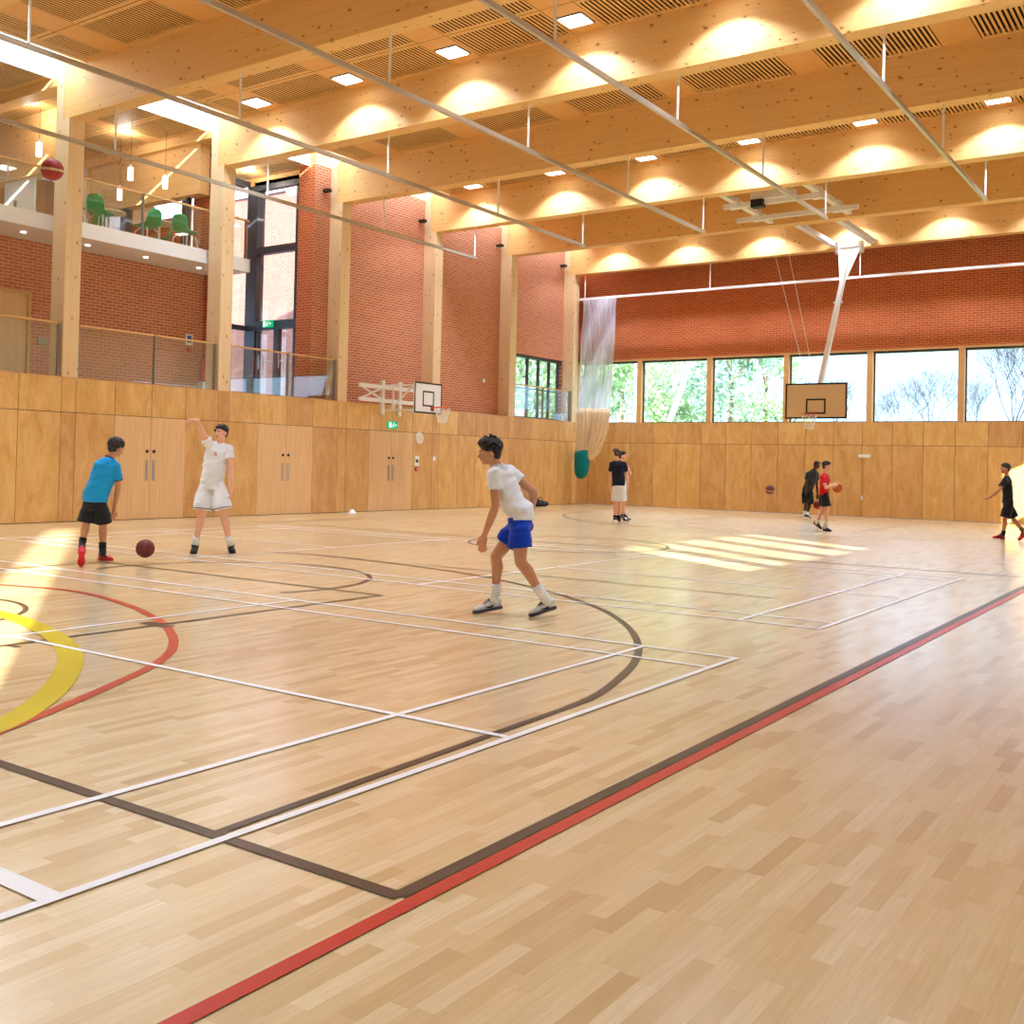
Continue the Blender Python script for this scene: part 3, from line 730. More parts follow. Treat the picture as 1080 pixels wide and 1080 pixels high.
# ---- gathered netting in the far left corner with its bag
m = MB()
def pleat(mb, x0, x1, ytop, ybot, z1, z0, nx, amp, n2=10, sway=0.0):
    rows = []
    for j in range(n2+1):
        t_ = j/n2; z = z1+(z0-z1)*t_
        rows.append([mb.bm.verts.new((x0+(x1-x0)*i/nx + sway*t_ + 0.02*math.sin(i*1.7+j), ytop+(ybot-ytop)*t_ + amp*math.sin(i*PI/2.0+0.3*math.sin(j*0.7+i)) + 0.02*math.sin(i*0.31), z)) for i in range(nx+1)])
    for j in range(n2):
        for i in range(nx): mb._f([rows[j][i], rows[j][i+1], rows[j+1][i+1], rows[j+1][i]])
nc = empty('net_curtain', (-19.3, 33.0, 3.4), 'white gathered netting curtain hanging from the far track in the left corner', 'net curtain')
pleat(m, -19.92, -18.52, 33.02, 32.98, 7.5, 3.35, 72, 0.07, 14, -0.12); m.build('netting', M['net'], nc, True)
def bundle(mb, pts, rad, folds=13, depth=0.13, seg=78):
    mb.tube(pts, rad, seg, side=(1, 0, 0), prof=lambda i, th: 1+depth*math.sin(folds*th+0.4*i)+0.04*math.sin(29*th+i))
nb = empty('netting_bundle', (-19.5, 32.8, 1.3), 'cream bunched netting hooked up in two folds over the teal bag', 'netting')
def pxs(lst, y): return [ony(px_, py_, y) for px_, py_ in lst]
m = MB(); bundle(m, pxs([(616, 431), (616.5, 436), (617, 450), (615.5, 464), (614, 474), (614, 484)], 32.55), [(0.27, 0.10), (0.32, 0.15), (0.30, 0.16), (0.27, 0.16), (0.24, 0.16), (0.2, 0.14)])
m.build('net_fold', M['cream'], nb, True)
m = MB(); bundle(m, pxs([(634, 431), (634, 436), (633, 450), (629.5, 464), (626, 474), (621, 481), (617, 484)], 32.55), [(0.27, 0.10), (0.31, 0.15), (0.29, 0.16), (0.26, 0.16), (0.23, 0.16), (0.18, 0.14), (0.1, 0.1)])
m.build('net_fold', M['cream'], nb, True)
tb = empty('net_storage_bag', (-19.7, 32.5, 1.0), 'teal canvas bag holding the bottom of the netting in the corner', 'bag')
q = pxs([(614.5, 475), (614.5, 479), (614, 487), (613.3, 495), (612.3, 501), (611.8, 504), (611.8, 505)], 32.5)
m = MB(); m.tube(q, [(0.30, 0.22), (0.31, 0.24), (0.29, 0.25), (0.27, 0.24), (0.22, 0.19), (0.13, 0.1), (0.03, 0.03)], 36, side=(1, 0, 0.3), prof=lambda i, th: 1+0.03*math.sin(7*th+i))
m.build('bag_body', M['teal'], tb, True)
m = MB(); m.tube([q[0]+V((0.3*math.cos(a_), 0.22*math.sin(a_), 0.09*math.cos(a_))) for a_ in [k*PI/12 for k in range(25)]], 0.015, 6); m.build('drawstring', M['cream'], tb)

# ---- wall fittings
def small(name, label, cat, loc, parts):
    r = empty(name, loc, label, cat)
    for (n_, a, b, mt) in parts: MB().box(a, b).build(n_, M[mt], r, bevel=0.004)
    return r
def exit_sign(c, ax, label):
    r = empty('exit_sign', c, label, 'exit sign'); c = V(c)
    s = V((0, 1, 0)) if ax == 'X' else V((1, 0, 0)); f = V((1, 0, 0)) if ax == 'X' else V((0, -1, 0)); z = V((0, 0, 1))
    def rc(mb, a0, a1, z0, z1, d0, d1):
        p = [c+s*a+z*zz+f*d for a in (a0, a1) for zz in (z0, z1) for d in (d0, d1)]
        mb.box([min(q[i] for q in p) for i in range(3)], [max(q[i] for q in p) for i in range(3)])
    m = MB(); rc(m, -0.2, 0.2, -0.1, 0.1, 0, 0.05); bd = m.build('sign_body', M['exit'], r)
    m = MB(); d0, d1 = 0.05, 0.054
    rc(m, -0.17, -0.06, -0.075, 0.075, d0, d1)                          # door
    P3 = lambda a, zz: c+s*a+z*zz+f*0.054
    for (a, b, w_) in (((0.02, 0.03), (0.0, -0.02), 0.03), ((0.0, -0.02), (0.045, -0.07), 0.02), ((0.0, -0.02), (-0.045, -0.055), 0.02), ((0.02, 0.025), (0.06, 0.0), 0.014), ((0.02, 0.025), (-0.03, 0.02), 0.014)):
        m.bar(P3(*a), P3(*b), w_, w_*0.4)
    m.sph(P3(0.035, 0.058), 0.016, 10, 6)
    m.bar(P3(0.09, 0), P3(0.17, 0), 0.02, 0.01); m.bar(P3(0.09, 0), P3(0.12, 0.035), 0.018, 0.01); m.bar(P3(0.09, 0), P3(0.12, -0.035), 0.018, 0.01)
    m.build('pictogram', M['exitw'], bd)
exit_sign((-A+0.001, 22.87, 2.47), 'X', 'green exit sign above the third pair of doors')
exit_sign((-22.5, 20.24, 5.2), 'Y', 'green exit sign on the grey frame above the gallery doors')
r = empty('wall_speaker', (-A, 24.1, 2.13), 'round white speaker on the plywood, right of the third doors', 'speaker')
MB().tube([(-A, 24.1, 2.13), (-A+0.05, 24.1, 2.13)], [0.17, 0.16], 28).build('housing', M['white'], r)
MB().tube([(-A+0.05, 24.1, 2.13), (-A+0.055, 24.1, 2.13)], 0.13, 28).build('grille', M['soffit'], r)
small('control_panel', 'white control panel right of the third pair of doors', 'control panel', (-A, 24.0, 1.45), [('case', (-A, 23.9, 1.3), (-A+0.04, 24.1, 1.6), 'white'), ('screen', (-A+0.041, 23.94, 1.4), (-A+0.044, 24.06, 1.5), 'dark')])
small('fire_call_point', 'small red fire call point under the control panel', 'call point', (-A, 24.0, 1.2), [('case', (-A, 23.95, 1.15), (-A+0.05, 24.05, 1.26), 'red'), ('button', (-A+0.051, 23.98, 1.18), (-A+0.054, 24.02, 1.22), 'white')])  # manual fire call point
small('light_switch', 'small white switch plate on the narrow plywood strip', 'switch', (-A, 24.84, 1.53), [('plate', (-A, 24.78, 1.47), (-A+0.015, 24.9, 1.6), 'white')])
small('wall_sensor', 'tiny white sensor high on the red brick wall', 'sensor', (-20.66, 27.93, 4.16), [('case', (-20.66, 27.88, 4.1), (-20.6, 27.98, 4.22), 'white')])
small('door_closer', 'small white box on the far plywood wall with a thin line below', 'box', (-9.85, B, 1.95), [('case', (-10.05, B-0.05, 1.9), (-9.68, B, 2.0), 'white'), ('cable', (-9.9, B-0.012, 0.75), (-9.888, B, 1.9), 'satin'), ('catch', (-9.96, B-0.03, 0.55), (-9.9, B, 0.68), 'white')])  # door closer on the far plywood, with its cable and catch
small('wall_notice', 'blue and white notice on the gallery brick wall', 'notice', (XB, 17.3, 4.4), [('plate', (XB, 17.2, 4.28), (XB+0.02, 17.42, 4.55), 'white'), ('symbol', (XB+0.02, 17.24, 4.34), (XB+0.024, 17.38, 4.52), 'blue')])
small('fire_call_point', 'red call point under the blue notice on the gallery wall', 'call point', (XB, 17.3, 4.15), [('case', (XB, 17.26, 4.1), (XB+0.05, 17.38, 4.2), 'red')])  # second fire call point, in the gallery
small('wall_vent', 'small grey vent plate on the brick beside the gallery door', 'vent', (XB, 13.32, 3.95), [('plate', (XB, 13.2, 3.86), (XB+0.03, 13.44, 4.02), 'satin')])
r = empty('fire_extinguisher', (XB+0.12, 17.68, 3.35), 'red fire extinguisher by the gallery wall edge', 'fire extinguisher')
MB().tube([(XB+0.12, 17.68, z_) for z_ in (3.37, 3.4, 3.85, 3.92, 3.96)], [0.07, 0.085, 0.085, 0.06, 0.025], 18).build('cylinder_body', M['red'], r, True)
MB().bar((XB+0.12, 17.68, 3.96), (XB+0.22, 17.6, 4.02), 0.03, 0.03).build('valve', M['black'], r)
MB().box((XB, 17.62, 3.05), (XB+0.2, 17.74, 3.36)).build('stand', M['white'], r)
r = empty('shoe_bag', (-19.8, 30.1, 0), 'small dark navy shoe bag lying on the floor by the left wall', 'bag')
m = MB(); m.ell((-19.72, 30.0, 0.11), (V((0.2, 0, 0)), V((0, 0.4, 0)), V((0, 0, 0.11)))); m.ell((-19.75, 30.35, 0.09), (V((0.16, 0, 0)), V((0, 0.3, 0)), V((0, 0, 0.09)))); m.ell((-19.7, 29.85, 0.2), (V((0.1, 0, 0)), V((0, 0.2, 0)), V((0, 0, 0.08))))
m.fuse('bag_body', M['navybag'], r, 0.02, 3, lambda c_: 0.01*noise.noise(c_*14))
MB().tube([(-19.65, 29.8, 0.26), (-19.58, 29.95, 0.33), (-19.65, 30.2, 0.24)], 0.012, 6).build('strap', M['black'], r)
r = empty('marker_cone', (-19.75, 20.9, 0), 'tiny white marker lying on the floor by the left wall', 'marker')
MB().tube([(-19.75, 20.9, 0.001), (-19.75, 20.9, 0.012), (-19.75, 20.9, 0.1)], [0.13, 0.11, 0.025], 20).build('cone_body', M['white'], r, True)
for y, lab in ((24.56, 'small dark bracket on the fourth timber column'), (28.62, 'small dark bracket on the fifth timber column'), (32.66, 'small dark bracket on the last timber column'), (20.5, 'small dark bracket beside the brick pier on the third column')):
    small('column_bracket', lab, 'bracket', (-20.62, y, 8.77), [('plate', (-20.66, y-0.12, 8.72), (-20.45, y+0.03, 8.8), 'black')])
dl = None
for y, lab in ((12.37, 'first'), (13.89, 'second'), (15.42, 'third'), (16.96, 'fourth')):
    r = empty('soffit_downlight', (-21.44, y, 6.14), 'small round downlight, %s from the left under the white edge slab' % lab, 'light', 'downlights under the upper floor')
    MB().tube([(-21.44, y, 6.142), (-21.44, y, 6.125)], 0.055, 16).build('lens', M['lampface'], r)
for (x, y), lab in (((-22.8, 13.2), 'first'), ((-22.8, 15.7), 'second'), ((-22.8, 17.3), 'third'), ((-22.8, 19.6), 'fourth')):
    r = empty('cafe_downlight', (x, y, 9.42), 'round downlight in the slatted cafe ceiling, %s from the left' % lab, 'light', 'downlights in the cafe ceiling')
    MB().tube([(x, y, 9.42), (x, y, 9.40)], 0.1, 18).build('lens', M['lampface'], r)
    l = bpy.data.lights.new('cafe_lamp', 'POINT'); l.energy = 34; l.color = (1, 0.95, 0.88); l.shadow_soft_size = 0.15
    lo_ = bpy.data.objects.new('cafe_lamp', l); COL.objects.link(lo_); lo_.parent = r; lo_.location = (0, 0, -0.2)

# ---- upstairs cafe
CZ = 6.46
cs = empty('wall_cafe', (-26, 17, CZ), kind='structure')
m = MB(); m.box((-27.5, 13.75, 7.98), (-22.3, 14.05, 9.42)); m.box((-27.5, 16.8, 7.96), (-21.3, 17.1, 9.42)); m.build('downstand_beam', M['glulamX'], cs)
MB().box((-21.95, 17.15, CZ), (-20.98, 17.6, 9.42)).build('brick_pier', M['brickY'], cs)
MB().box((-27.8, 9.0, CZ), (-27.6, 13.7, 7.2)).build('low_wall', M['timber'], cs)
MB().box((-27.8, 18.0, CZ), (-23.6, 18.2, 7.9)).build('brick_screen', M['brickY'], cs)
m = MB(); m.box((-24.65, 16.9, CZ), (-24.4, 17.1, 9.3)); m.box((-22.0, 16.95, CZ), (-21.9, 17.05, 7.96)); m.box((-25.9, 16.95, CZ), (-25.8, 17.05, 9.42)); m.build('window_frame', M['dark'], cs)
MB().box((-25.9, 17.0, CZ), (-24.6, 17.01, 9.3)).build('glass_pane', M['glass'], cs)
MB().box((-26.25, 16.7, CZ), (-25.9, 17.0, 9.42)).build('timber_post', M['glulamZ'], cs)
m = MB(); m.box((-29, YN, CZ), (-28.8, 11.0, 9.42)); m.box((-29, 15.0, CZ), (-28.8, 21, 9.42)); m.build('rear_wall', M['timber'], cs)
m = MB(); m.box((-28.95, 11.0, CZ), (-28.8, 11.12, 9.4)); m.box((-28.95, 12.9, CZ), (-28.8, 13.02, 9.4)); m.box((-28.95, 11, 8.3), (-28.8, 15, 8.4)); m.build('window_frame', M['whitemetal'], cs)
MB().box((-24.9, 13.85, CZ), (-23.6, 13.9, 7.98)).build('white_door', M['white'], cs)
MB().box((-24.45, 13.83, 7.0), (-24.35, 13.85, 7.5)).build('door_pull', M['dark'], cs)
def shell_chair():
    r = empty('shell_chair', (0, 0, 0), 'green moulded plastic chair', 'chair', 'green chairs in the upstairs cafe')
    # one-piece plastic shell: seat curving up into a tall rounded back (faces +y)
    m = MB(); rows = []
    prof = [(0.23, 0.44, 0.20), (0.18, 0.425, 0.225), (0.05, 0.42, 0.235), (-0.1, 0.43, 0.235), (-0.19, 0.47, 0.235), (-0.23, 0.56, 0.235), (-0.26, 0.68, 0.23), (-0.29, 0.79, 0.20), (-0.30, 0.84, 0.13)]
    for (y, z, w) in prof:
        rows.append([(w*math.sin(a_), y + 0.05*(1-math.cos(a_))*(1 if z > 0.5 else 0.2), z + (0.06*(1-math.cos(a_)) if z < 0.5 else 0.0)) for a_ in [(-1+2*i/8)*PI/2 for i in range(9)]])
    for off in (0, 1):
        vs = [[m.bm.verts.new((p[0], p[1]-0.012*off*(1 if p[2] > 0.5 else 0), p[2]-0.012*off)) for p in row] for row in rows]
        for j in range(len(vs)-1):
            for i in range(8): m._f([vs[j][i], vs[j][i+1], vs[j+1][i+1], vs[j+1][i]])
        if off == 0: v0 = vs
    for j in range(len(vs)-1):
        for i in (0, 8): m._f([v0[j][i], v0[j+1][i], vs[j+1][i], vs[j][i]])
    m.build('seat_shell', M['green'], r, True)
    for sx in (-1, 1):
        for sy in (-1, 1):
            MB().tube([(sx*0.12, sy*0.1, 0.41), (sx*0.2, sy*0.19, 0.3), (sx*0.22, sy*0.22, 0.0)], 0.011, 8).build('leg', M['whitemetal'], r)
    return r
def cafe_table():
    r = empty('cafe_table', (0, 0, 0), 'round pale cafe table', 'table', 'round tables in the upstairs cafe')
    MB().tube([(0, 0, 0.71), (0, 0, 0.735)], 0.4, 32).build('table_top', M['boardcream'], r)
    MB().tube([(0, 0, 0.02), (0, 0, 0.71)], 0.03, 12).build('pedestal', M['whitemetal'], r)
    MB().tube([(0, 0, 0), (0, 0, 0.02)], [0.24, 0.22], 24).build('base', M['whitemetal'], r)
    return r
c0_ = shell_chair(); cl_ = [c0_] + [copy_tree(c0_) for _ in range(5)]
for c_, (x, y, rz, lab) in zip(cl_, [(-21.45, 14.2, 20, 'green plastic chair upstairs with its back to the hall, beside the first timber column'), (-21.5, 13.5, -80, 'green plastic chair seen edge on at the left of the cafe group'), (-21.6, 15.55, 100, 'green plastic chair facing left across the nearer round table'), (-21.35, 16.45, 15, 'green plastic chair upstairs nearest the brick pier'), (-22.9, 14.9, 180, 'green plastic chair on the far side of the first cafe table'), (-22.75, 16.75, 150, 'green plastic chair on the far side of the second cafe table')]):
    c_.location = (x, y, CZ); c_.rotation_euler = (0, 0, math.radians(rz)); c_['label'] = lab
t0_ = cafe_table(); t0_.location = (-22.2, 14.9, CZ); t0_['label'] = 'round pale table between the green chairs by the first column'
t1_ = copy_tree(t0_); t1_.location = (-22.1, 16.25, CZ); t1_['label'] = 'round pale table upstairs near the brick pier'
def pendant():
    r = empty('pendant_lamp', (0, 0, 0), 'white pendant', 'pendant lamp', 'white pendant lamps in the cafe')
    MB().tube([(0, 0, 0), (0, 0, 0.3)], [0.065, 0.065], 16).build('lamp_shade', M['pend'], r)
    MB().tube([(0, 0, 0.3), (0, 0, 0.38)], [0.03, 0.02], 10).build('lamp_holder', M['whitemetal'], r)
    return r
pp = pendant(); pl = [pp] + [copy_tree(pp) for _ in range(4)]
for c_, (px, py, x, lab) in zip(pl, [(41, 165, -21.9, 'white pendant lamp left of the first timber column'), (137.5, 190, -21.8, 'white pendant lamp in front of the timber wall, right of the first column'), (174, 199, -21.8, 'white pendant lamp nearest the second timber column'), (126, 211, -23.4, 'white pendant lamp hanging lowest beside the dark window frame'), (170.5, 219, -23.6, 'white pendant lamp seen low behind the upper handrail')]):
    p_ = onx(px, py, x); c_.location = p_; c_['label'] = lab
    MB().tube([(p_.x, p_.y, p_.z+0.38), (p_.x, p_.y, 9.42)], 0.005, 5).build('cord', M['black'], c_)

# ---- outside: lawn bank, trees
M['twig'] = plain('twig', (58, 62, 74), 0.9, 0.1)
tag(MB().poly([(-60, 36, 2.2), (40, 36, 2.2), (60, 60, 4.25), (-90, 60, 4.25)]).poly([(-90, 60, 4.25), (60, 60, 4.25), (90, 140, 4.6), (-140, 140, 4.6)]).build('ground_lawn', M['grass']), kind='structure')
def grow(mb, p, d, L, r, depth, tips, bend=0.25, kids=3):
    q = p + d*L; mid = p+d*L*0.5+V((random.uniform(-1, 1), random.uniform(-1, 1), random.uniform(-1, 1)))*L*0.05
    mb.tube([p, mid, q], [r, r*0.85, r*0.68], 6 if depth > 1 else 4, caps=False)
    tips.append((q, depth))
    if depth == 0: return
    for i in range(kids):
        a = random.uniform(0, 2*PI); s = V((math.cos(a), math.sin(a), 0)); dd = (d*0.75 + s*random.uniform(0.35, 0.85) + V((0, 0, bend))).normalized()
        grow(mb, p+d*L*random.uniform(0.55, 1.0), dd, L*random.uniform(0.6, 0.8), r*0.6, depth-1, tips, bend, kids)
def tree(base, h, label, leaves=0, leafmat='leaf', bark='bark', stems=1, depth=4, R=2.6, lean=0, lsz=0.2, grp='trees outside the windows', nm='tree', rad=0.012, kids=3):
    r = empty(nm, base, label, 'tree', grp); tips = []; m = MB()
    for i in range(stems):
        a = random.uniform(0, 2*PI); sp = 0.0 if stems == 1 else random.uniform(0.05, 0.75)
        grow(m, V(base)+V((math.cos(a), math.sin(a), 0))*sp*0.4, V((lean+sp*math.cos(a), sp*math.sin(a), 1)).normalized(), h*0.27*random.uniform(0.8, 1.1), h*rad/(1 if stems == 1 else 1.8), depth, tips, 0.25, kids)
    m.build('trunk', M[bark], r)
    if leaves:
        m = MB(); blobs = [(V(base)+V((random.uniform(-1, 1)*R*0.8, random.uniform(-1, 1)*R*0.8, random.uniform(0.05, 0.75)*h)), random.uniform(0.35, 0.75)) for _ in range(22)]
        for i in range(leaves):
            bc_, br = random.choice(blobs); c_ = bc_ + V((random.gauss(0, 1), random.gauss(0, 1), random.gauss(0, 1)))*br
            a, b = V((random.uniform(-1, 1), random.uniform(-1, 1), random.uniform(-1, 1))).normalized(), V((random.uniform(-1, 1), random.uniform(-1, 1), random.uniform(-1, 1))).normalized()
            b = (b-a*a.dot(b)).normalized(); s = random.uniform(0.5, 1.2)*lsz
            m.poly([c_-a*s, c_+b*s*0.5, c_+a*s, c_-b*s*0.5])
        m.build('foliage', M[leafmat], r)
    return r
def gd(px, y, z=4.0): p_ = ony(px, 440, y); return (p_.x, y, z-0.4)
TL = [
 (556, 52, 10, 3600, 'leaf', 'bark', 'leafy tree outside the small window in the left wall'),
 (590, 60, 13, 3800, 'leaf2', 'bark', 'tall leafy tree outside, left of the netting'),
 (628, 56, 12, 3800, 'leaf2', 'bark', 'leafy tree outside behind the white netting'),
 (655, 50, 10, 3800, 'leaf', 'bark', 'bushy green tree filling the first clear window'),
 (690, 58, 13, 3600, 'leaf', 'palebark', 'leafy tree with a pale trunk at the left of the second window'),
 (722, 66, 14, 3400, 'leaf2', 'palebark', 'leafy tree behind the leaning pale trunk in the second window'),
 (770, 55, 12, 3600, 'leaf2', 'bark', 'leafy tree filling the left of the third window'),
 (808, 62, 13, 3600, 'leaf', 'bark', 'leafy tree at the right of the third window'),
]
for (px, y, hh, lv, lm, bkk, lab) in TL: tree(gd(px, y), hh, lab, lv, lm, bkk, lsz=0.2)
tree(gd(706, 44), 12, 'pale bare leaning trunk in the second window', 60, 'leaf', 'palebark', 1, 4, lean=0.35, kids=2)
tree(gd(672, 46), 11, 'slim pale bare tree in front of the first foliage', 60, 'leaf', 'palebark', 1, 4, lean=-0.05, kids=2)
for (px, y, hh, lab) in ((880, 62, 5.2, 'bare bush outside behind the hanging backboard'), (925, 66, 3.6, 'low bare bush at the left of the wide bright window'), (952, 60, 4.4, 'bare bush in the middle of the bright window'), (982, 64, 6.2, 'tallest bare bush in the bright window beside the last mullion'), (1030, 62, 5.0, 'bare bush at the left of the rightmost window'), (1068, 52, 7.4, 'dark bare bush at the right edge of the rightmost window')):
    tree(gd(px, y, 4.25), hh, lab, 0, 'leaf', 'twig', 9, 5, lean=random.uniform(-0.1, 0.1), rad=0.0055, kids=3, grp='bare bushes outside', nm='bare_bush')

# ------------------------------------------------------------------ people
def mix(a, b, t_): return a+(b-a)*t_
def skinmat(name, rgb, rgb2):
    t = NT(name); n = t.noise(t.coord(), 9, 3)
    return t.bsdf(t.mix(n, lin(rgb), lin(rgb2)), 0.5, 0.35, **{'Subsurface Weight': 0.08, 'Subsurface Scale': 0.02})
M['skin_tan'] = skinmat('skin_tan', (206, 152, 118), (186, 128, 96))
M['skin_pale'] = skinmat('skin_pale', (232, 184, 160), (220, 160, 136))
M['skin_dark'] = skinmat('skin_dark', (92, 58, 42), (72, 44, 32))
def hairmat(name, rgb):
    t = NT(name); n = t.noise(t.vmul(t.coord(), (60, 60, 14)), 3, 4)
    return t.bsdf(t.mix(n, lin(tuple(c*0.6 for c in rgb)), lin(rgb)), 0.5, 0.4, bump=n, bstr=0.6, bdist=0.01)
M['hair_black'] = hairmat('hair_black', (38, 30, 28)); M['hair_brown'] = hairmat('hair_brown', (92, 68, 50))
for n_, c_ in (('c_white', (242, 246, 255)), ('c_sky', (30, 158, 232)), ('c_blue', (14, 62, 200)), ('c_navy', (26, 34, 58)), ('c_black', (34, 36, 42)), ('c_red', (214, 22, 40)), ('c_char', (50, 54, 58))):
    M[n_] = mat_cloth(n_, c_, tuple(int(v*0.86) for v in c_))
M['s_grey'] = plain('shoe_grey', (204, 206, 212), 0.6); M['s_white'] = plain('shoe_white', (238, 238, 240), 0.5); M['s_black'] = plain('shoe_black', (24, 24, 28), 0.6); M['s_red'] = plain('shoe_red', (206, 34, 48), 0.5)
M['sole_multi'] = plain('shoe_sole_dark', (70, 66, 84), 0.5, var=0.5, vs=30)
M['lip'] = plain('lip', (176, 96, 86), 0.5); M['eyew'] = plain('eye_white', (236, 232, 226), 0.3); M['eyed'] = plain('eye_dark', (30, 22, 18), 0.2)

def hand(mb, w, d, n, k, curl=0.35, thumb=1, scale=1.0):
    # w wrist, d pointing direction, n palm normal (palm side), thumb = side sign
    d = d.normalized(); n = (n-d*n.dot(d)).normalized(); s = d.cross(n)*thumb; k = k*scale
    mb.ell(w+d*0.045*k, (s*0.040*k, n*0.017*k, d*0.052*k), 14, 8)
    mb.cap(w-d*0.01*k, w+d*0.04*k, 0.025*k, 0.027*k, 10)
    for i, (off, ln) in enumerate(((0.030, 0.068), (0.011, 0.078), (-0.009, 0.072), (-0.028, 0.056))):
        p = w + d*0.085*k + s*off*k*1.02; dd = (d + s*off*3.0).normalized(); L = ln*k
        c = curl*(1+0.12*i)
        p1 = p + (dd*math.cos(c*0.5)+n*math.sin(c*0.5))*L*0.45; p2 = p1 + (dd*math.cos(c*1.4)+n*math.sin(c*1.4))*L*0.32; p3 = p2 + (dd*math.cos(c*2.2)+n*math.sin(c*2.2))*L*0.25
        mb.cap(w+d*0.05*k+s*off*0.8*k, p, 0.0125*k, 0.0105*k, 8); mb.cap(p, p1, 0.0105*k, 0.0098*k, 8); mb.cap(p1, p2, 0.0098*k, 0.009*k, 8); mb.cap(p2, p3, 0.009*k, 0.008*k, 8)
    t0 = w+d*0.02*k+s*0.026*k; t1 = t0+(d*0.6+s*0.75+n*0.25).normalized()*0.038*k; t2 = t1+(d*0.85+s*0.35+n*0.3).normalized()*0.034*k; t3 = t2+(d*0.95+s*0.1+n*0.3).normalized()*0.026*k
    mb.cap(t0, t1, 0.016*k, 0.0125*k, 8); mb.cap(t1, t2, 0.0125*k, 0.011*k, 8); mb.cap(t2, t3, 0.011*k, 0.0085*k, 8)

def person(S):
    s = S['s']; k = S['k']; vx = S.get('voxel', 0.009)
    def J(n):
        v = S[n]; p = at(v[0], v[1], s)
        return p + ray(v[0], v[1]).normalized()*(v[2] if len(v) > 2 else 0.0)
    up = V((0, 0, 1)); away = V((cf.x, cf.y, 0)).normalized(); right = V((cr.x, cr.y, 0)).normalized()
    def D(v): return (right*v[0] + away*v[1] + up*v[2]).normalized()      # (right, away, up) as seen in the photo
    HC = J('head'); F = D(S['face']); U = D(S.get('headup', (0, 0, 1))); U = (U-F*U.dot(F)).normalized(); R_ = F.cross(U)
    NB = J('neck'); SL, SR = J('shl'), J('shr'); PV = J('pelvis')
    hipw = 0.085*k; bodyside = (SR-SL).normalized()
    tors = (NB-PV).normalized(); hs = D(S['hipside']) if 'hipside' in S else bodyside
    hs = (hs-V((0, 0, hs.z*0.8))).normalized()
    HL, HR = PV-hs*hipw-up*0.04*k, PV+hs*hipw-up*0.04*k
    if 'hipl' in S: HL = J('hipl')
    if 'hipr' in S: HR = J('hipr')
    front = tors.cross(bodyside).normalized()
    if front.dot(D(S['front'])) < 0: front = -front
    EL, WL, ER, WR = J('ell'), J('wrl'), J('elr'), J('wrr')
    KL, AL, KR, AR = J('knl'), J('anl'), J('knr'), J('anr')
    # sole reference points: toe and heel ground points
    def foot(tk, hk, sg):
        t_ = S[tk]; T = onz(t_[0], t_[1], t_[2]); L = 0.285*k
        rd = ray(S[hk][0], S[hk][1]); a_ = rd.dot(rd); o_ = CO-T; b_ = rd.dot(o_); c2 = o_.dot(o_)-L*L
        disc = b_*b_-a_*c2
        q = (-b_+sg*math.sqrt(max(0, disc)))/a_
        H_ = CO+rd*q; H_.z = max(H_.z, 0.0)
        return T, T+(H_-T).normalized()*L
    fs = S.get('fs', (1, 1)); TL_, HL_ = foot('toel', 'heell', fs[0]); TR_, HR_ = foot('toer', 'heelr', fs[1])
    root = empty('person', (PV.x, PV.y, 0), S['label'], 'person')
    # ---- body: one continuous surface
    b = MB(); hk = k*S.get('headk', 1.0)
    b.ell(HC+U*0.022*hk-F*0.012*hk, (R_*0.076*hk, F*0.096*hk, U*0.095*hk), 20, 14)          # cranium
    b.ell(HC-U*0.045*hk+F*0.022*hk, (R_*0.058*hk, F*0.066*hk, U*0.066*hk), 18, 12)           # face
    b.ell(HC-U*0.088*hk+F*0.05*hk, (R_*0.03*hk, F*0.03*hk, U*0.022*hk), 12, 8)                 # chin
    b.ell(HC+U*0.012*hk+F*0.078*hk, (R_*0.045*hk, F*0.014*hk, U*0.012*hk), 12, 8)              # brow
    b.cap(HC+U*0.006*hk+F*0.084*hk, HC-U*0.030*hk+F*0.104*hk, 0.008*hk, 0.013*hk, 8)           # nose
    b.ell(HC-U*0.056*hk+F*0.083*hk, (R_*0.02*hk, F*0.011*hk, U*0.011*hk), 10, 6)               # lips volume
    for sg in (-1, 1):
        b.ell(HC-U*0.014*hk+F*0.004*hk+R_*sg*0.082*hk, (R_*0.013*hk, F*0.019*hk, U*0.031*hk), 10, 8)   # ears
        b.ell(HC-U*0.03*hk+F*0.06*hk+R_*sg*0.034*hk, (R_*0.02*hk, F*0.02*hk, U*0.018*hk), 10, 6)        # cheeks
    nt_ = HC-U*0.07*hk-F*0.025*hk
    b.cap(mix(NB, PV, 0.08), nt_, 0.056*k, 0.05*k, 14)
    ch = mix(NB, PV, 0.28); wa = mix(NB, PV, 0.66)
    sd_ = bodyside
    b.tube([mix(NB, PV, 0.03), ch, wa, PV], [(0.10*k, 0.07*k), (0.13*k, 0.085*k), (0.10*k, 0.07*k), (0.10*k, 0.07*k)], 18, side=sd_)
    for (sh, el, wr, hn, cn, sg) in ((SL, EL, WL, 'handl', 'curll', -1), (SR, ER, WR, 'handr', 'curlr', 1)):
        b.cap(mix(sh, NB, 0.3), sh, 0.05*k, 0.055*k); b.cap(sh, mix(sh, el, 0.5), 0.052*k, 0.047*k); b.cap(mix(sh, el, 0.5), el, 0.047*k, 0.038*k)
        b.cap(el, mix(el, wr, 0.3), 0.038*k, 0.040*k); b.cap(mix(el, wr, 0.3), wr, 0.040*k, 0.0255*k)
        hd_ = S[hn]; hd_dir = D(hd_[0:3]); pn = D(hd_[3:6]); th = hd_[6] if len(hd_) > 6 else 1
        hand(b, wr, hd_dir, pn, k, S.get(cn, 0.4), th, 1.05)
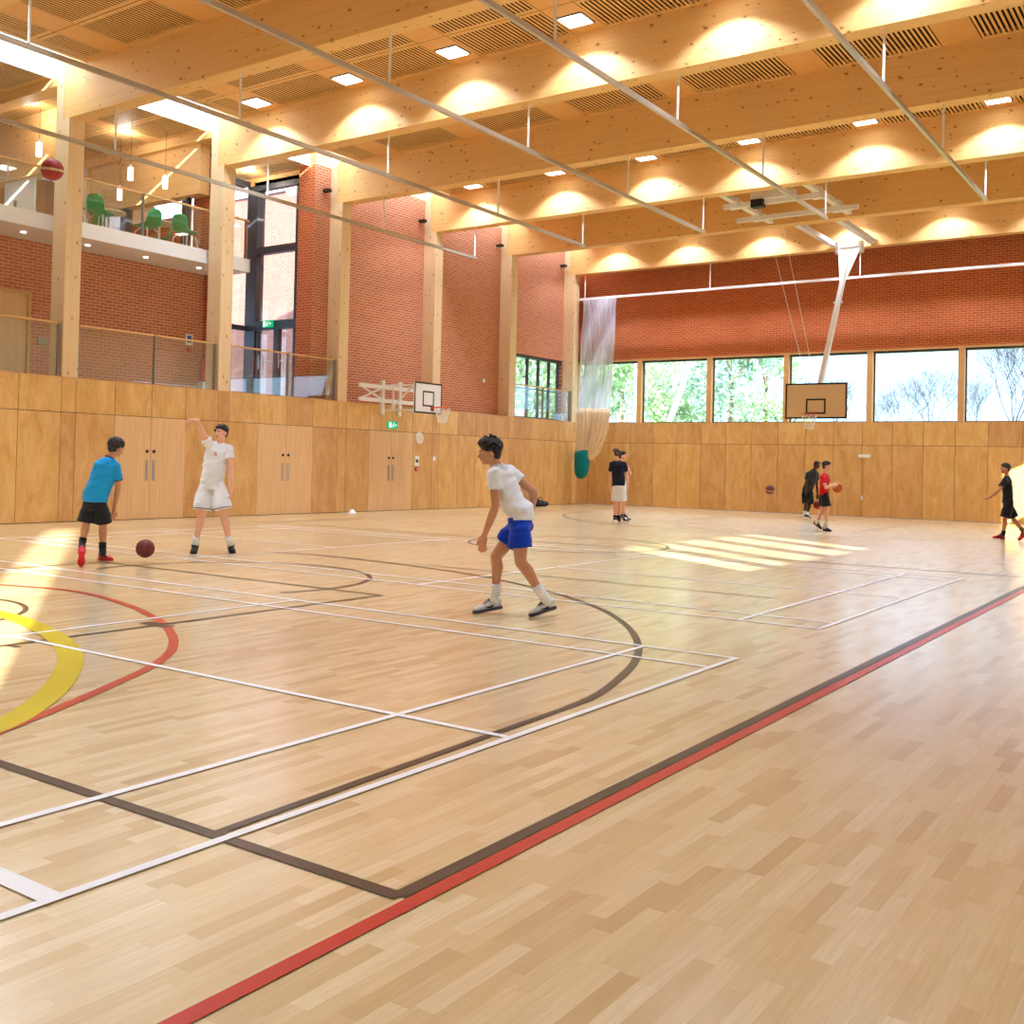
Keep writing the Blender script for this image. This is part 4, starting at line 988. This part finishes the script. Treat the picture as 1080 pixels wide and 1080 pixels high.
    for (hp, kn, an) in ((HL, KL, AL), (HR, KR, AR)):
        b.cap(mix(hp, PV, 0.25), mix(hp, kn, 0.5), 0.068*k, 0.070*k, 14); b.cap(mix(hp, kn, 0.5), kn, 0.072*k, 0.054*k, 14)
        bd = (kn-an).normalized(); bk = -front; bk = (bk-bd*bk.dot(bd)).normalized()
        b.cap(kn, mix(kn, an, 0.3)+bk*0.012*k, 0.052*k, 0.056*k, 14); b.cap(mix(kn, an, 0.3)+bk*0.012*k, mix(kn, an, 0.65), 0.056*k, 0.043*k, 14); b.cap(mix(kn, an, 0.65), an, 0.043*k, 0.035*k, 14)
    b.fuse('body', M[S['skin']], root, vx, 3)
    # ---- face details
    for sg in (-1, 1):
        e = HC+F*0.0815*hk+R_*sg*0.03*hk+U*0.0*hk
        eo = MB().ell(e, (R_*0.011*hk, F*0.008*hk, U*0.006*hk), 12, 8).build('eye', M['eyew'], root, True)
        MB().ell(e+F*0.0062*hk, (R_*0.0075*hk, F*0.0045*hk, U*0.0065*hk), 10, 6).build('pupil', M['eyed'], eo, True)
        MB().tube([e+U*0.016*hk+F*0.006*hk-R_*0.019*hk, e+U*0.021*hk+F*0.010*hk, e+U*0.016*hk+F*0.006*hk+R_*0.019*hk], 0.0048*hk, 6).build('eyebrow', M[S['hair']], root)
    MB().ell(HC-U*0.056*hk+F*0.091*hk, (R_*0.021*hk, F*0.006*hk, U*0.0065*hk), 12, 6).build('mouth', M['lip'], root, True)
    # ---- hair
    h = MB(); hs_ = S.get('hairs', 1.0)
    h.ell(HC+U*0.052*hk-F*0.026*hk, (R_*0.086*hk*hs_, F*0.100*hk*hs_, U*0.084*hk*hs_), 20, 12)
    h.ell(HC+U*0.005*hk-F*0.055*hk, (R_*0.073*hk*hs_, F*0.052*hk*hs_, U*0.085*hk), 18, 10)
    h.ell(HC+U*0.080*hk+F*0.050*hk, (R_*0.066*hk*hs_, F*0.046*hk*hs_, U*0.030*hk*hs_), 16, 8)
    rs = random.Random(int(S['head'][0]))
    for i in range(S.get('tufts', 60)):
        a = rs.uniform(-PI, PI); e_ = rs.uniform(0.0, 1.45)
        if abs(a) < 1.15 and e_ < 0.75: e_ = rs.uniform(0.75, 1.4)
        dr = (F*math.cos(a)*math.cos(e_) + R_*math.sin(a)*math.cos(e_) + U*math.sin(e_))
        p0 = HC+U*0.03*hk-F*0.01*hk + V(dr)*0.088*hk; tl = S.get('tuftlen', 0.035)*hk
        if S.get('curly'): h.sph(p0+dr*0.010*hk, 0.021*hk, 8, 6)
        else: h.cap(p0, p0+(dr*0.5+F*rs.uniform(-0.1, 0.7)+R_*rs.uniform(-0.3, 0.3)-U*0.35).normalized()*tl, 0.015*hk, 0.006*hk, 6)
    h.fuse('hair', M[S['hair']], root, max(0.006, vx*0.75), 1, lambda c_: (0.013*noise.noise(c_*34) if S.get('curly') else 0.004*noise.noise(c_*60)))
    # ---- shirt
    fold = S.get('fold', 0.011)
    def wf_(c_): q_ = V((c_.x*5+c_.z*6, c_.y*5+c_.z*4, c_.z*16-(c_.x+c_.y)*6)); return fold*noise.noise(q_+V((s, 0, 0))) + fold*0.3*noise.noise(q_*2.3)
    g_ = S.get('girth', 1.0)
    t = MB(); hem = J('hem') if 'hem' in S else mix(NB, PV, 1.08)
    axis = [mix(NB, PV, -0.02), mix(NB, PV, 0.06), mix(NB, PV, 0.2), mix(NB, PV, 0.42), mix(NB, PV, 0.68), hem+(mix(NB, PV, 0.85)-hem)*0.25+up*0.07*k, hem]
    t.tube(axis, [(0.075*k, 0.065*k), (0.125*k, 0.09*k), (0.17*k*g_, 0.115*k*g_), (0.172*k*g_, 0.118*k*g_), (0.166*k*g_, 0.124*k*g_), (0.166*k*g_, 0.124*k*g_), (0.168*k*g_, 0.124*k*g_)], 28, side=sd_)
    sv = S.get('sleeve', 0.62)
    for (sh, el) in ((SL, EL), (SR, ER)):
        t.cap(mix(sh, ch, 0.35), sh, 0.085*k, 0.068*k, 16); t.tube([mix(sh, NB, 0.35), sh, mix(sh, el, sv*0.5), mix(sh, el, sv)], [0.06*k, 0.072*k, 0.072*k, 0.074*k], 20)
        t.sph(sh, 0.069*k, 14, 10); t.cap(mix(NB, sh, 0.15), sh, 0.058*k, 0.062*k, 14)
    t.fuse('t_shirt', M[S['shirt']], root, max(0.010, vx), 4, wf_)
    MB().torus(mix(NB, HC, 0.08), 0.063*k, 0.007*k, (HC-NB).normalized(), 24, 6).build('collar', M[S.get('collar', S['shirt'])], root, True)
    if 'cuff' in S:
        for (sh, el) in ((SL, EL), (SR, ER)): MB().torus(mix(sh, el, sv), 0.071*k, 0.007*k, (el-sh).normalized(), 24, 6).build('cuff', M[S['cuff']], root, True)
    # ---- shorts
    t = MB(); wst = mix(PV, NB, 0.12); leg = S.get('leg', 0.72); lw = S.get('legw', 0.105)*k
    t.tube([wst, PV, mix(PV, mix(HL, HR, 0.5), 1.0)-up*0.05*k], [(0.138*k, 0.098*k), (0.150*k, 0.112*k), (0.150*k, 0.118*k)], 26, side=hs)
    for (hp, kn) in ((HL, KL), (HR, KR)):
        e_ = mix(hp, kn, leg); t.tube([mix(hp, PV, 0.25)+up*0.02, mix(hp, kn, 0.12), mix(hp, kn, leg*0.6), e_], [0.088*k, 0.098*k, lw*0.98, lw*1.06], 22)
    t.fuse('shorts', M[S['shorts']], root, max(0.010, vx), 3, wf_)
    if 'trim' in S:
        for (hp, kn) in ((HL, KL), (HR, KR)): MB().torus(mix(hp, kn, leg*0.97), lw*1.05, 0.006*k, (kn-hp).normalized(), 26, 6).build('hem_stripe', M[S['trim']], root, True)
    # ---- socks and shoes
    for (kn, an, T, H_, sg) in ((KL, AL, TL_, HL_, -1), (KR, AR, TR_, HR_, 1)):
        f_ = (T-H_).normalized(); sdv = f_.cross(up).normalized(); uv = sdv.cross(f_)
        ank = H_+f_*0.075*k+uv*0.085*k
        sk = S.get('sock', 0.22)
        MB().tube([mix(an, kn, sk), mix(an, kn, sk*0.5), an, mix(an, ank, 0.7), ank-uv*0.03*k], [0.052*k, 0.049*k, 0.047*k, 0.047*k, 0.042*k], 18).sph(an, 0.0475*k).build('sock', M[S['sockm']], root, True)
        L = (T-H_).length
        sole = MB(); n = 12; lo = []; hi = []
        outl = [(0.0, 0.02), (0.04, 0.031), (0.15, 0.037), (0.35, 0.034), (0.5, 0.036), (0.68, 0.046), (0.82, 0.047), (0.93, 0.036), (1.0, 0.014)]
        th = 0.028*k
        def ringp(zz): return [H_+f_*(a*L)+sdv*(w*k)+uv*zz for a, w in outl] + [H_+f_*(a*L)-sdv*(w*k)+uv*zz for a, w in reversed(outl)]
        r0_ = [sole.bm.verts.new(p) for p in ringp(0.0)]; r1_ = [sole.bm.verts.new(p) for p in ringp(th)]
        m_ = len(r0_)
        for i in range(m_): sole._f([r0_[i], r0_[(i+1) % m_], r1_[(i+1) % m_], r1_[i]])
        sole._f(list(reversed(r0_))); sole._f(r1_)
        shoe = MB()
        prof_ = [(0.03, 0.028, 0.085), (0.12, 0.036, 0.098), (0.26, 0.038, 0.098), (0.42, 0.037, 0.080), (0.6, 0.040, 0.056), (0.78, 0.042, 0.042), (0.92, 0.032, 0.03), (0.99, 0.012, 0.018)]
        shoe.tube([H_+f_*(a*L)+uv*(th*0.7+hh*k*0.45) for a, w, hh in prof_], [(w*k, hh*k*0.52) for a, w, hh in prof_], 18, side=sdv)
        shoe.tube([ank-uv*0.05*k, ank, ank+uv*0.012*k], [0.050*k, 0.053*k, 0.054*k], 18)
        sh_ = shoe.fuse('shoe', M[S['shoe']], root, 0.008 if vx < 0.011 else 0.010, 2)
        sole.build('sole', M[S.get('sole', 's_white')], sh_)
        lc = MB()
        for i in range(5):
            a = 0.36+i*0.07; hh = 0.085-0.0115*i
            c_ = H_+f_*(a*L)+uv*(th*0.7+hh*k*1.02+0.004); lc.tube([c_-sdv*0.026*k-uv*0.012*k, c_+uv*0.004*k, c_+sdv*0.026*k+f_*0.012-uv*0.014*k], 0.0085*k, 6)
        lc.build('lace', M[S.get('lace', 's_white')], sh_)
        if S.get('swoosh'):
            for q in (-1, 1):
                w = MB(); pts = [(0.62, 0.050, 0.004), (0.5, 0.040, 0.010), (0.38, 0.042, 0.015), (0.26, 0.058, 0.011), (0.12, 0.082, 0.002)]
                w.tube([H_+f_*(a*L)+uv*zz*k+sdv*q*(0.0425*k if 0.3 < a else 0.0415*k) for a, zz, rr in pts], [(max(rr, 0.002)*k*0.62, 0.004*k) for a, zz, rr in pts], 8, side=uv)
                w.build('side_mark', M[S['swoosh']], sh_, True)
    return root, dict(HC=HC, F=F, U=U, R=R_, ch=ch, front=front, side=sd_, NB=NB, PV=PV, WL=WL, WR=WR, root=root, k=k, tors=tors, HL=HL, HR=HR, KL=KL, KR=KR)

# boy in white tee and blue shorts, side on
P1 = dict(s=112, k=1.03, voxel=0.0075, label='person in white t-shirt and blue shorts leaning forward, nearest the camera',
 head=(516.5, 477, 0), face=(-1, -0.12, -0.12), headup=(-0.15, 0, 1), neck=(524.5, 493.5, 0.02), shl=(521.5, 499.5, -0.15), shr=(536, 497.5, 0.17), pelvis=(548.8, 549, 0.0), front=(-1, 0, -0.3),
 hipside=(0.05, 1, 0), hem=(551, 549.5, 0),
 ell=(522.5, 534, -0.2), wrl=(511, 564, -0.16), handl=(-0.18, -0.1, -1, 0.5, 0.8, 0, -1), curll=0.4,
 elr=(563.0, 519, 0.1), wrr=(562.0, 534, 0.12), handr=(-0.25, 0.1, -1, -1, 0, 0.1, 1), curlr=0.6,
 knl=(549, 593, -0.1), anl=(570.5, 624.5, -0.1), knr=(523.2, 586.5, 0.1), anr=(523.5, 623.5, 0.1),
 toel=(558.5, 650.5, 0.0), heell=(586, 641.5, 0.03), toer=(499, 647.2, 0.0), heelr=(529.5, 641.5, 0.025),
 skin='skin_tan', hair='hair_black', shirt='c_white', shorts='c_blue', sockm='c_white', shoe='s_grey', sole='sole_multi', lace='s_black', swoosh='s_black', sleeve=0.5, leg=0.60, legw=0.110, sock=0.22, girth=0.92, tufts=150, tuftlen=0.055, hairs=1.08, fold=0.013)
person(P1)
# boy in blue tee from behind
P2 = dict(s=80, k=0.97, voxel=0.009, label='person in a bright blue t-shirt and black shorts seen from behind, leaning forward',
 head=(122.8, 472.5, 0.12), face=(0.55, 0.85, -0.25), neck=(115.5, 484, 0.05), shl=(103.5, 491, -0.02), shr=(122, 492, 0.05), pelvis=(99.5, 526.5, 0), front=(0.2, 1, 0), hipside=(1, 0.1, 0), hem=(100.2, 529.5, 0),
 ell=(101, 508, 0.30), wrl=(104, 523, 0.42), handl=(0.2, 0.6, -0.8, 0.3, 0.5, 0, -1), elr=(124.5, 514.5, 0.12), wrr=(120.2, 538, 0.22), handr=(-0.15, 0.1, -1, -0.6, 0.4, 0, 1),
 hipl=(94.2, 533.5, 0), hipr=(106.3, 534, 0), knl=(90.8, 552.5, 0.02), anl=(86.6, 573.0, -0.06), knr=(108.6, 553.5, 0.08), anr=(108.2, 579, 0.05),
 toel=(85.5, 597, 0.0), heell=(86.6, 581, 0.16), toer=(118.5, 591.5, 0.0), heelr=(104.5, 591.0, 0.01),
 skin='skin_tan', hair='hair_black', shirt='c_sky', collar='c_navy', cuff='c_navy', shorts='c_black', sockm='c_black', shoe='s_red', sole='s_red', lace='s_white', leg=0.86, legw=0.118, sock=0.28, girth=0.98, curly=True, tufts=190, hairs=1.14, fs=(-1, 1))
person(P2)
# tall boy in white, arm raised
P3_ = dict(s=71.5, k=1.07, voxel=0.009, label='person all in white with one arm raised high, facing the camera, by the plywood doors',
 head=(233.2, 456.8, 0), face=(-0.45, -1, 0.12), neck=(230.5, 468.5, 0.02), shl=(221.5, 471, -0.02), shr=(240.5, 473.5, 0.02), pelvis=(223.5, 508, 0), front=(-0.3, -1, 0), hipside=(1, 0.1, 0), hem=(223.6, 510, 0),
 ell=(212.8, 455, -0.14), wrl=(207.8, 443.5, -0.30), handl=(-0.9, -0.4, 0.0, 0, -0.4, -1, 1), curll=0.5, elr=(243.6, 494, -0.02), wrr=(243.8, 514, -0.10), handr=(0.05, -0.1, -1, -0.7, -0.3, 0, -1),
 hipl=(216.8, 512, 0), hipr=(230.3, 512, 0), knl=(212.5, 543.5, -0.06), anl=(206.8, 569, 0.0), knr=(236, 543.5, -0.06), anr=(241.3, 568.5, 0.0),
 toel=(203.5, 584.6, 0.0), heell=(206.6, 579.5, 0.03), toer=(245.8, 583.8, 0.0), heelr=(242.2, 578.8, 0.03),
 skin='skin_pale', hair='hair_black', shirt='c_white', shorts='c_white', trim='c_black', sockm='c_white', shoe='s_black', sole='s_black', lace='s_black', sleeve=0.5, leg=0.80, legw=0.125, sock=0.12, girth=0.95, tufts=70, headk=0.94)
r3, d3 = person(P3_)
# small red figure mark on the chest, dark marks on the shorts
c_ = mix(d3['NB'], d3['PV'], 0.26)+d3['front']*0.135
m = MB(); m.bar(c_+V((0, 0, 0.03)), c_+V((0, 0, -0.01)), 0.012, 0.006); m.bar(c_+V((0, 0, 0.01)), c_+V((0.02, 0.01, -0.03)), 0.008, 0.006); m.bar(c_+V((0, 0, 0.0)), c_+V((-0.02, -0.01, -0.035)), 0.008, 0.006)
m.build('chest_emblem', M['s_red'], r3)
# two friends near the corner
P4 = dict(s=42.3, k=1.03, voxel=0.011, label='person in a navy t-shirt and white shorts standing with back to camera near the netting',
 head=(649.6, 478, 0), face=(-0.25, 1, 0), neck=(650.8, 487, 0), shl=(645.4, 489.5, 0), shr=(658.4, 489.8, 0), pelvis=(652.4, 510, 0), front=(0, 1, 0), hem=(652.4, 512.3, 0),
 ell=(644.3, 502.5, 0), wrl=(643.7, 513, 0.02), handl=(0, 0, -1, 1, 0, 0, 1), elr=(660.5, 501.5, 0.12), wrr=(658.8, 508, 0.3), handr=(-0.2, 0.6, -0.5, -1, 0, 0, 1),
 hipl=(649.8, 512, 0), hipr=(655.2, 512, 0), knl=(649.3, 532, 0), anl=(648.8, 546.5, 0), knr=(653.6, 532, 0.02), anr=(652.5, 546.5, 0.02),
 toel=(646.0, 552.6, 0.0), heell=(650.0, 554.3, 0.0), toer=(651.5, 551.2, 0), heelr=(654.2, 553.6, 0.0),
 skin='skin_pale', hair='hair_brown', shirt='c_navy', shorts='c_white', sockm='c_black', shoe='s_white', sole='s_white', lace='s_black', sleeve=0.6, leg=0.82, legw=0.115, sock=0.22, girth=0.95, tufts=40, tuftlen=0.02, hairs=0.93, fs=(-1, -1))
person(P4)
P5 = dict(s=40.0, k=1.0, voxel=0.011, label='person in white partly hidden behind the one in the navy t-shirt',
 head=(656.6, 481, 0), face=(1, -0.15, 0), neck=(656.5, 489.5, 0), shl=(656.0, 492, 0.2), shr=(658.2, 492.2, -0.1), pelvis=(656.6, 512, 0), front=(1, 0, 0), hipside=(0, -1, 0),
 ell=(661.8, 503, 0.15), wrl=(662.6, 512, 0.15), handl=(0.1, 0, -1, -1, 0, 0, 1), elr=(665.0, 499.6, -0.16), wrr=(660.6, 490.5, -0.14), handr=(-0.6, 0, 0.8, -1, 0, -0.3, 1),
 knl=(657.5, 531.5, 0.08), anl=(658.0, 544.5, 0.08), knr=(656.8, 532, -0.08), anr=(656.6, 545, -0.08),
 toel=(665.2, 549.4, 0.0), heell=(659.8, 548.6, 0.0), toer=(663.5, 551.0, 0), heelr=(657.4, 550.2, 0.0),
 skin='skin_pale', hair='hair_black', shirt='c_white', shorts='c_white', sockm='c_black', shoe='s_black', sole='s_white', lace='s_white', sleeve=0.5, leg=0.8, sock=0.2, girth=0.85, tufts=40)
person(P5)
# person in black with ball, far
P6 = dict(s=35.4, k=1.0, voxel=0.012, label='person in black stooping with a low ball behind the one in red',
 head=(861.6, 490.6, 0), face=(0.9, 0.2, -0.3), neck=(858.8, 495.8, 0), shl=(852.2, 500.0, -0.05), shr=(861.6, 500.2, 0.1), pelvis=(851.6, 518.6, 0), front=(0.7, 0.6, 0), hipside=(0.8, -0.4, 0),
 ell=(850.6, 509, -0.12), wrl=(849.6, 518.0, -0.15), handl=(0.05, 0, -1, 1, 0, 0, 1), elr=(861.3, 510, 0.05), wrr=(862.4, 521.5, 0), handr=(0.05, 0, -1, -0.3, -0.3, 0, 1),
 knl=(850.4, 531, -0.05), anl=(848.4, 540.8, -0.05), knr=(853.8, 531.0, 0.08), anr=(851.6, 541.8, 0.08),
 toel=(852.6, 545.6, 0.0), heell=(845.6, 543.4, 0.02), toer=(855.6, 548.2, 0), heelr=(848.4, 546.0, 0.0),
 skin='skin_dark', hair='hair_black', shirt='c_char', shorts='c_black', sockm='c_white', shoe='s_black', sole='s_white', lace='s_black', sleeve=0.65, leg=0.95, legw=0.12, sock=0.2, girth=1.0, tufts=10, hairs=0.86, fs=(-1, -1))
person(P6)
P7 = dict(s=44.2, k=0.97, voxel=0.011, label='person in a red t-shirt and black shorts running with a basketball in front',
 head=(871.8, 491.8, 0), face=(1, -0.25, -0.05), neck=(869.8, 500.5, 0), shl=(867.2, 503.5, -0.13), shr=(871.8, 503.0, 0.13), pelvis=(869.2, 520.5, 0), front=(1, -0.2, 0), hipside=(0.15, 1, 0),
 ell=(871.2, 514.6, -0.2), wrl=(877.6, 511.6, -0.14), handl=(1, 0.2, 0.1, 0.2, 0.9, -0.1, -1), elr=(873.6, 513.0, 0.18), wrr=(879.6, 510.4, 0.14), handr=(1, -0.1, 0.2, 0.2, -0.7, -0.4, 1),
 knl=(872.4, 538.3, -0.08), anl=(871.2, 551.5, -0.08), knr=(867.2, 538.6, 0.08), anr=(861.6, 550.0, 0.1),
 toel=(876.6, 560.6, 0.0), heell=(868.4, 559.8, 0.0), toer=(866.4, 558.4, 0), heelr=(857.8, 551.6, 0.10),
 skin='skin_pale', hair='hair_black', shirt='c_red', shorts='c_black', sockm='c_white', shoe='s_black', sole='s_black', lace='s_black', sleeve=0.55, leg=0.72, legw=0.112, sock=0.14, girth=0.95, tufts=50)
person(P7)
P8 = dict(s=47.4, k=0.97, voxel=0.011, label='person in black with red shoes walking, one arm held out, at the right edge',
 head=(1060.2, 494.4, 0), face=(-1, 0.1, 0), neck=(1062.0, 503.5, 0), shl=(1059.6, 507.3, -0.14), shr=(1062.6, 506.4, 0.14), pelvis=(1062.9, 526, 0), front=(-1, 0, 0), hipside=(0, 1, 0),
 ell=(1053.6, 517.2, -0.18), wrl=(1043.2, 525.2, -0.12), handl=(-0.9, 0, -0.25, 0, 0.2, 1, 1), curll=0.25, elr=(1065.0, 518.0, 0.18), wrr=(1062.0, 528.0, 0.22), handr=(-0.2, 0, -1, -1, 0, 0, 1),
 knl=(1059.8, 548.5, -0.06), anl=(1058.4, 562.2, -0.06), knr=(1069.4, 548.5, 0.08), anr=(1078.2, 559.0, 0.1),
 toel=(1047.0, 567.6, 0.0), heell=(1060.2, 568.2, 0.0), toer=(1074.4, 570.2, 0), heelr=(1083.0, 563.2, 0.12),
 skin='skin_tan', hair='hair_black', shirt='c_black', shorts='c_black', sockm='c_black', shoe='s_red', sole='s_red', lace='s_black', sleeve=0.6, leg=0.86, legw=0.118, sock=0.18, girth=0.92, tufts=60)
person(P8)

# ------------------------------------------------------------------ basketballs
def ballmat(name, rgb):
    t = NT(name); n = t.noise(t.coord(), 160, 2); n2 = t.noise(t.coord(), 6, 3)
    return t.bsdf(t.mix(n2, lin(rgb), lin(tuple(c*0.8 for c in rgb))), 0.55, 0.35, bump=n, bstr=0.3, bdist=0.002)
M['ball_maroon'] = ballmat('ball_maroon', (128, 50, 44)); M['ball_red'] = ballmat('ball_red', (170, 44, 36)); M['ball_orange'] = ballmat('ball_orange', (200, 92, 36)); M['ball_cream'] = ballmat('ball_cream', (226, 188, 140))
def ball(px, py, s, mat, label, rot=(0, 0, 0), stripe=None, R=0.122):
    c = at(px, py, s); r = empty('basketball', c, label, 'basketball', 'basketballs')
    E_ = Matrix.Rotation(rot[0], 3, 'X') @ Matrix.Rotation(rot[1], 3, 'Y') @ Matrix.Rotation(rot[2], 3, 'Z')
    MB().sph(c, R, 40, 24).build('ball_skin', M[mat], r, True)
    seam = MB()
    for n_ in (V((1, 0, 0)), V((0, 1, 0))): seam.torus(c, R*0.999, 0.0028, E_@n_, 60, 6)
    for sg in (-1, 1):
        pts = []
        for i in range(49):
            a = 2*PI*i/48; q = V((sg*(0.62+0.22*math.cos(2*a)), math.cos(a), math.sin(a))); q = (E_@q).normalized()*R*0.999
            pts.append(c+q)
        seam.tube(pts, 0.0028, 6, caps=False)
    seam.build('seam', M['black'], r)
    if stripe:
        b = MB(); n_ = E_@V((0, 0, 1)); a = n_.orthogonal().normalized(); bb = n_.cross(a); rows = []
        for j in range(5):
            ph = (-0.11+0.22*j/4); rows.append([b.bm.verts.new(c+(a*math.cos(2*PI*i/60)+bb*math.sin(2*PI*i/60))*math.cos(ph)*(R+0.0015)+n_*math.sin(ph)*(R+0.0015)) for i in range(60)])
        for j in range(4):
            for i in range(60): b._f([rows[j][i], rows[j][(i+1) % 60], rows[j+1][(i+1) % 60], rows[j+1][i]])
        b.build('stripe', M[stripe], r, True)
    return r
ball(55, 179, 92, 'ball_red', 'red basketball with a cream band flying high in front of the first column', (0.05, 0.16, 0), 'ball_cream')
ball(153.2, 578.5, 79, 'ball_maroon', 'maroon basketball bouncing near the feet of the person in blue', (0.6, 0.5, 0.3))
ball(812, 516.5, 39.5, 'ball_maroon', 'maroon and cream basketball in the air by the far plywood wall', (0.3, 0.2, 0.4), 'ball_cream')
ball(883.3, 514.6, 42.5, 'ball_orange', 'orange basketball held by the person in red', (0.3, 0.9, 0.1))
ball(862.3, 532.8, 35.4, 'ball_red', 'red basketball low at the hand of the stooping person in black', (0.5, 0.3, 0.1))

# ------------------------------------------------------------------ light of the place
wd = bpy.data.worlds.new('sky'); sc.world = wd; wd.use_nodes = True
nt = wd.node_tree; nt.nodes.clear()
bg = nt.nodes.new('ShaderNodeBackground'); ow = nt.nodes.new('ShaderNodeOutputWorld'); nt.links.new(bg.outputs[0], ow.inputs[0])
tc = nt.nodes.new('ShaderNodeTexCoord'); sx = nt.nodes.new('ShaderNodeSeparateXYZ'); nt.links.new(tc.outputs['Generated'], sx.inputs[0])
rp = nt.nodes.new('ShaderNodeValToRGB'); nt.links.new(sx.outputs[2], rp.inputs[0])
rp.color_ramp.elements[0].position = 0.12; rp.color_ramp.elements[0].color = (1.55, 2.2, 3.1, 1)
rp.color_ramp.elements[1].position = 0.7; rp.color_ramp.elements[1].color = (8.0, 9.0, 10.5, 1)
nt.links.new(rp.outputs[0], bg.inputs[0]); bg.inputs[1].default_value = SKY
sun = bpy.data.lights.new('sun', 'SUN'); sun.energy = SUN; sun.angle = math.radians(0.7); sun.color = (1.0, 0.96, 0.9)
so = bpy.data.objects.new('sun', sun); COL.objects.link(so)
sd = V((-0.824, 0.566, -0.40)).normalized()          # direction the sunlight travels
so.rotation_euler = sd.to_track_quat('-Z', 'Y').to_euler(); so.location = (10, 0, 20)
vs = sc.view_settings; vs.view_transform = 'Standard'; vs.look = 'None'; vs.gamma = 1; vs.use_curve_mapping = False; vs.exposure = EXPO
sc.display_settings.display_device = 'sRGB'
cy = sc.cycles
cy.max_bounces = 8; cy.diffuse_bounces = 5; cy.glossy_bounces = 4; cy.transmission_bounces = 6; cy.transparent_max_bounces = 24
cy.use_denoising = True; cy.sample_clamp_indirect = 6; cy.caustics_reflective = False; cy.caustics_refractive = False
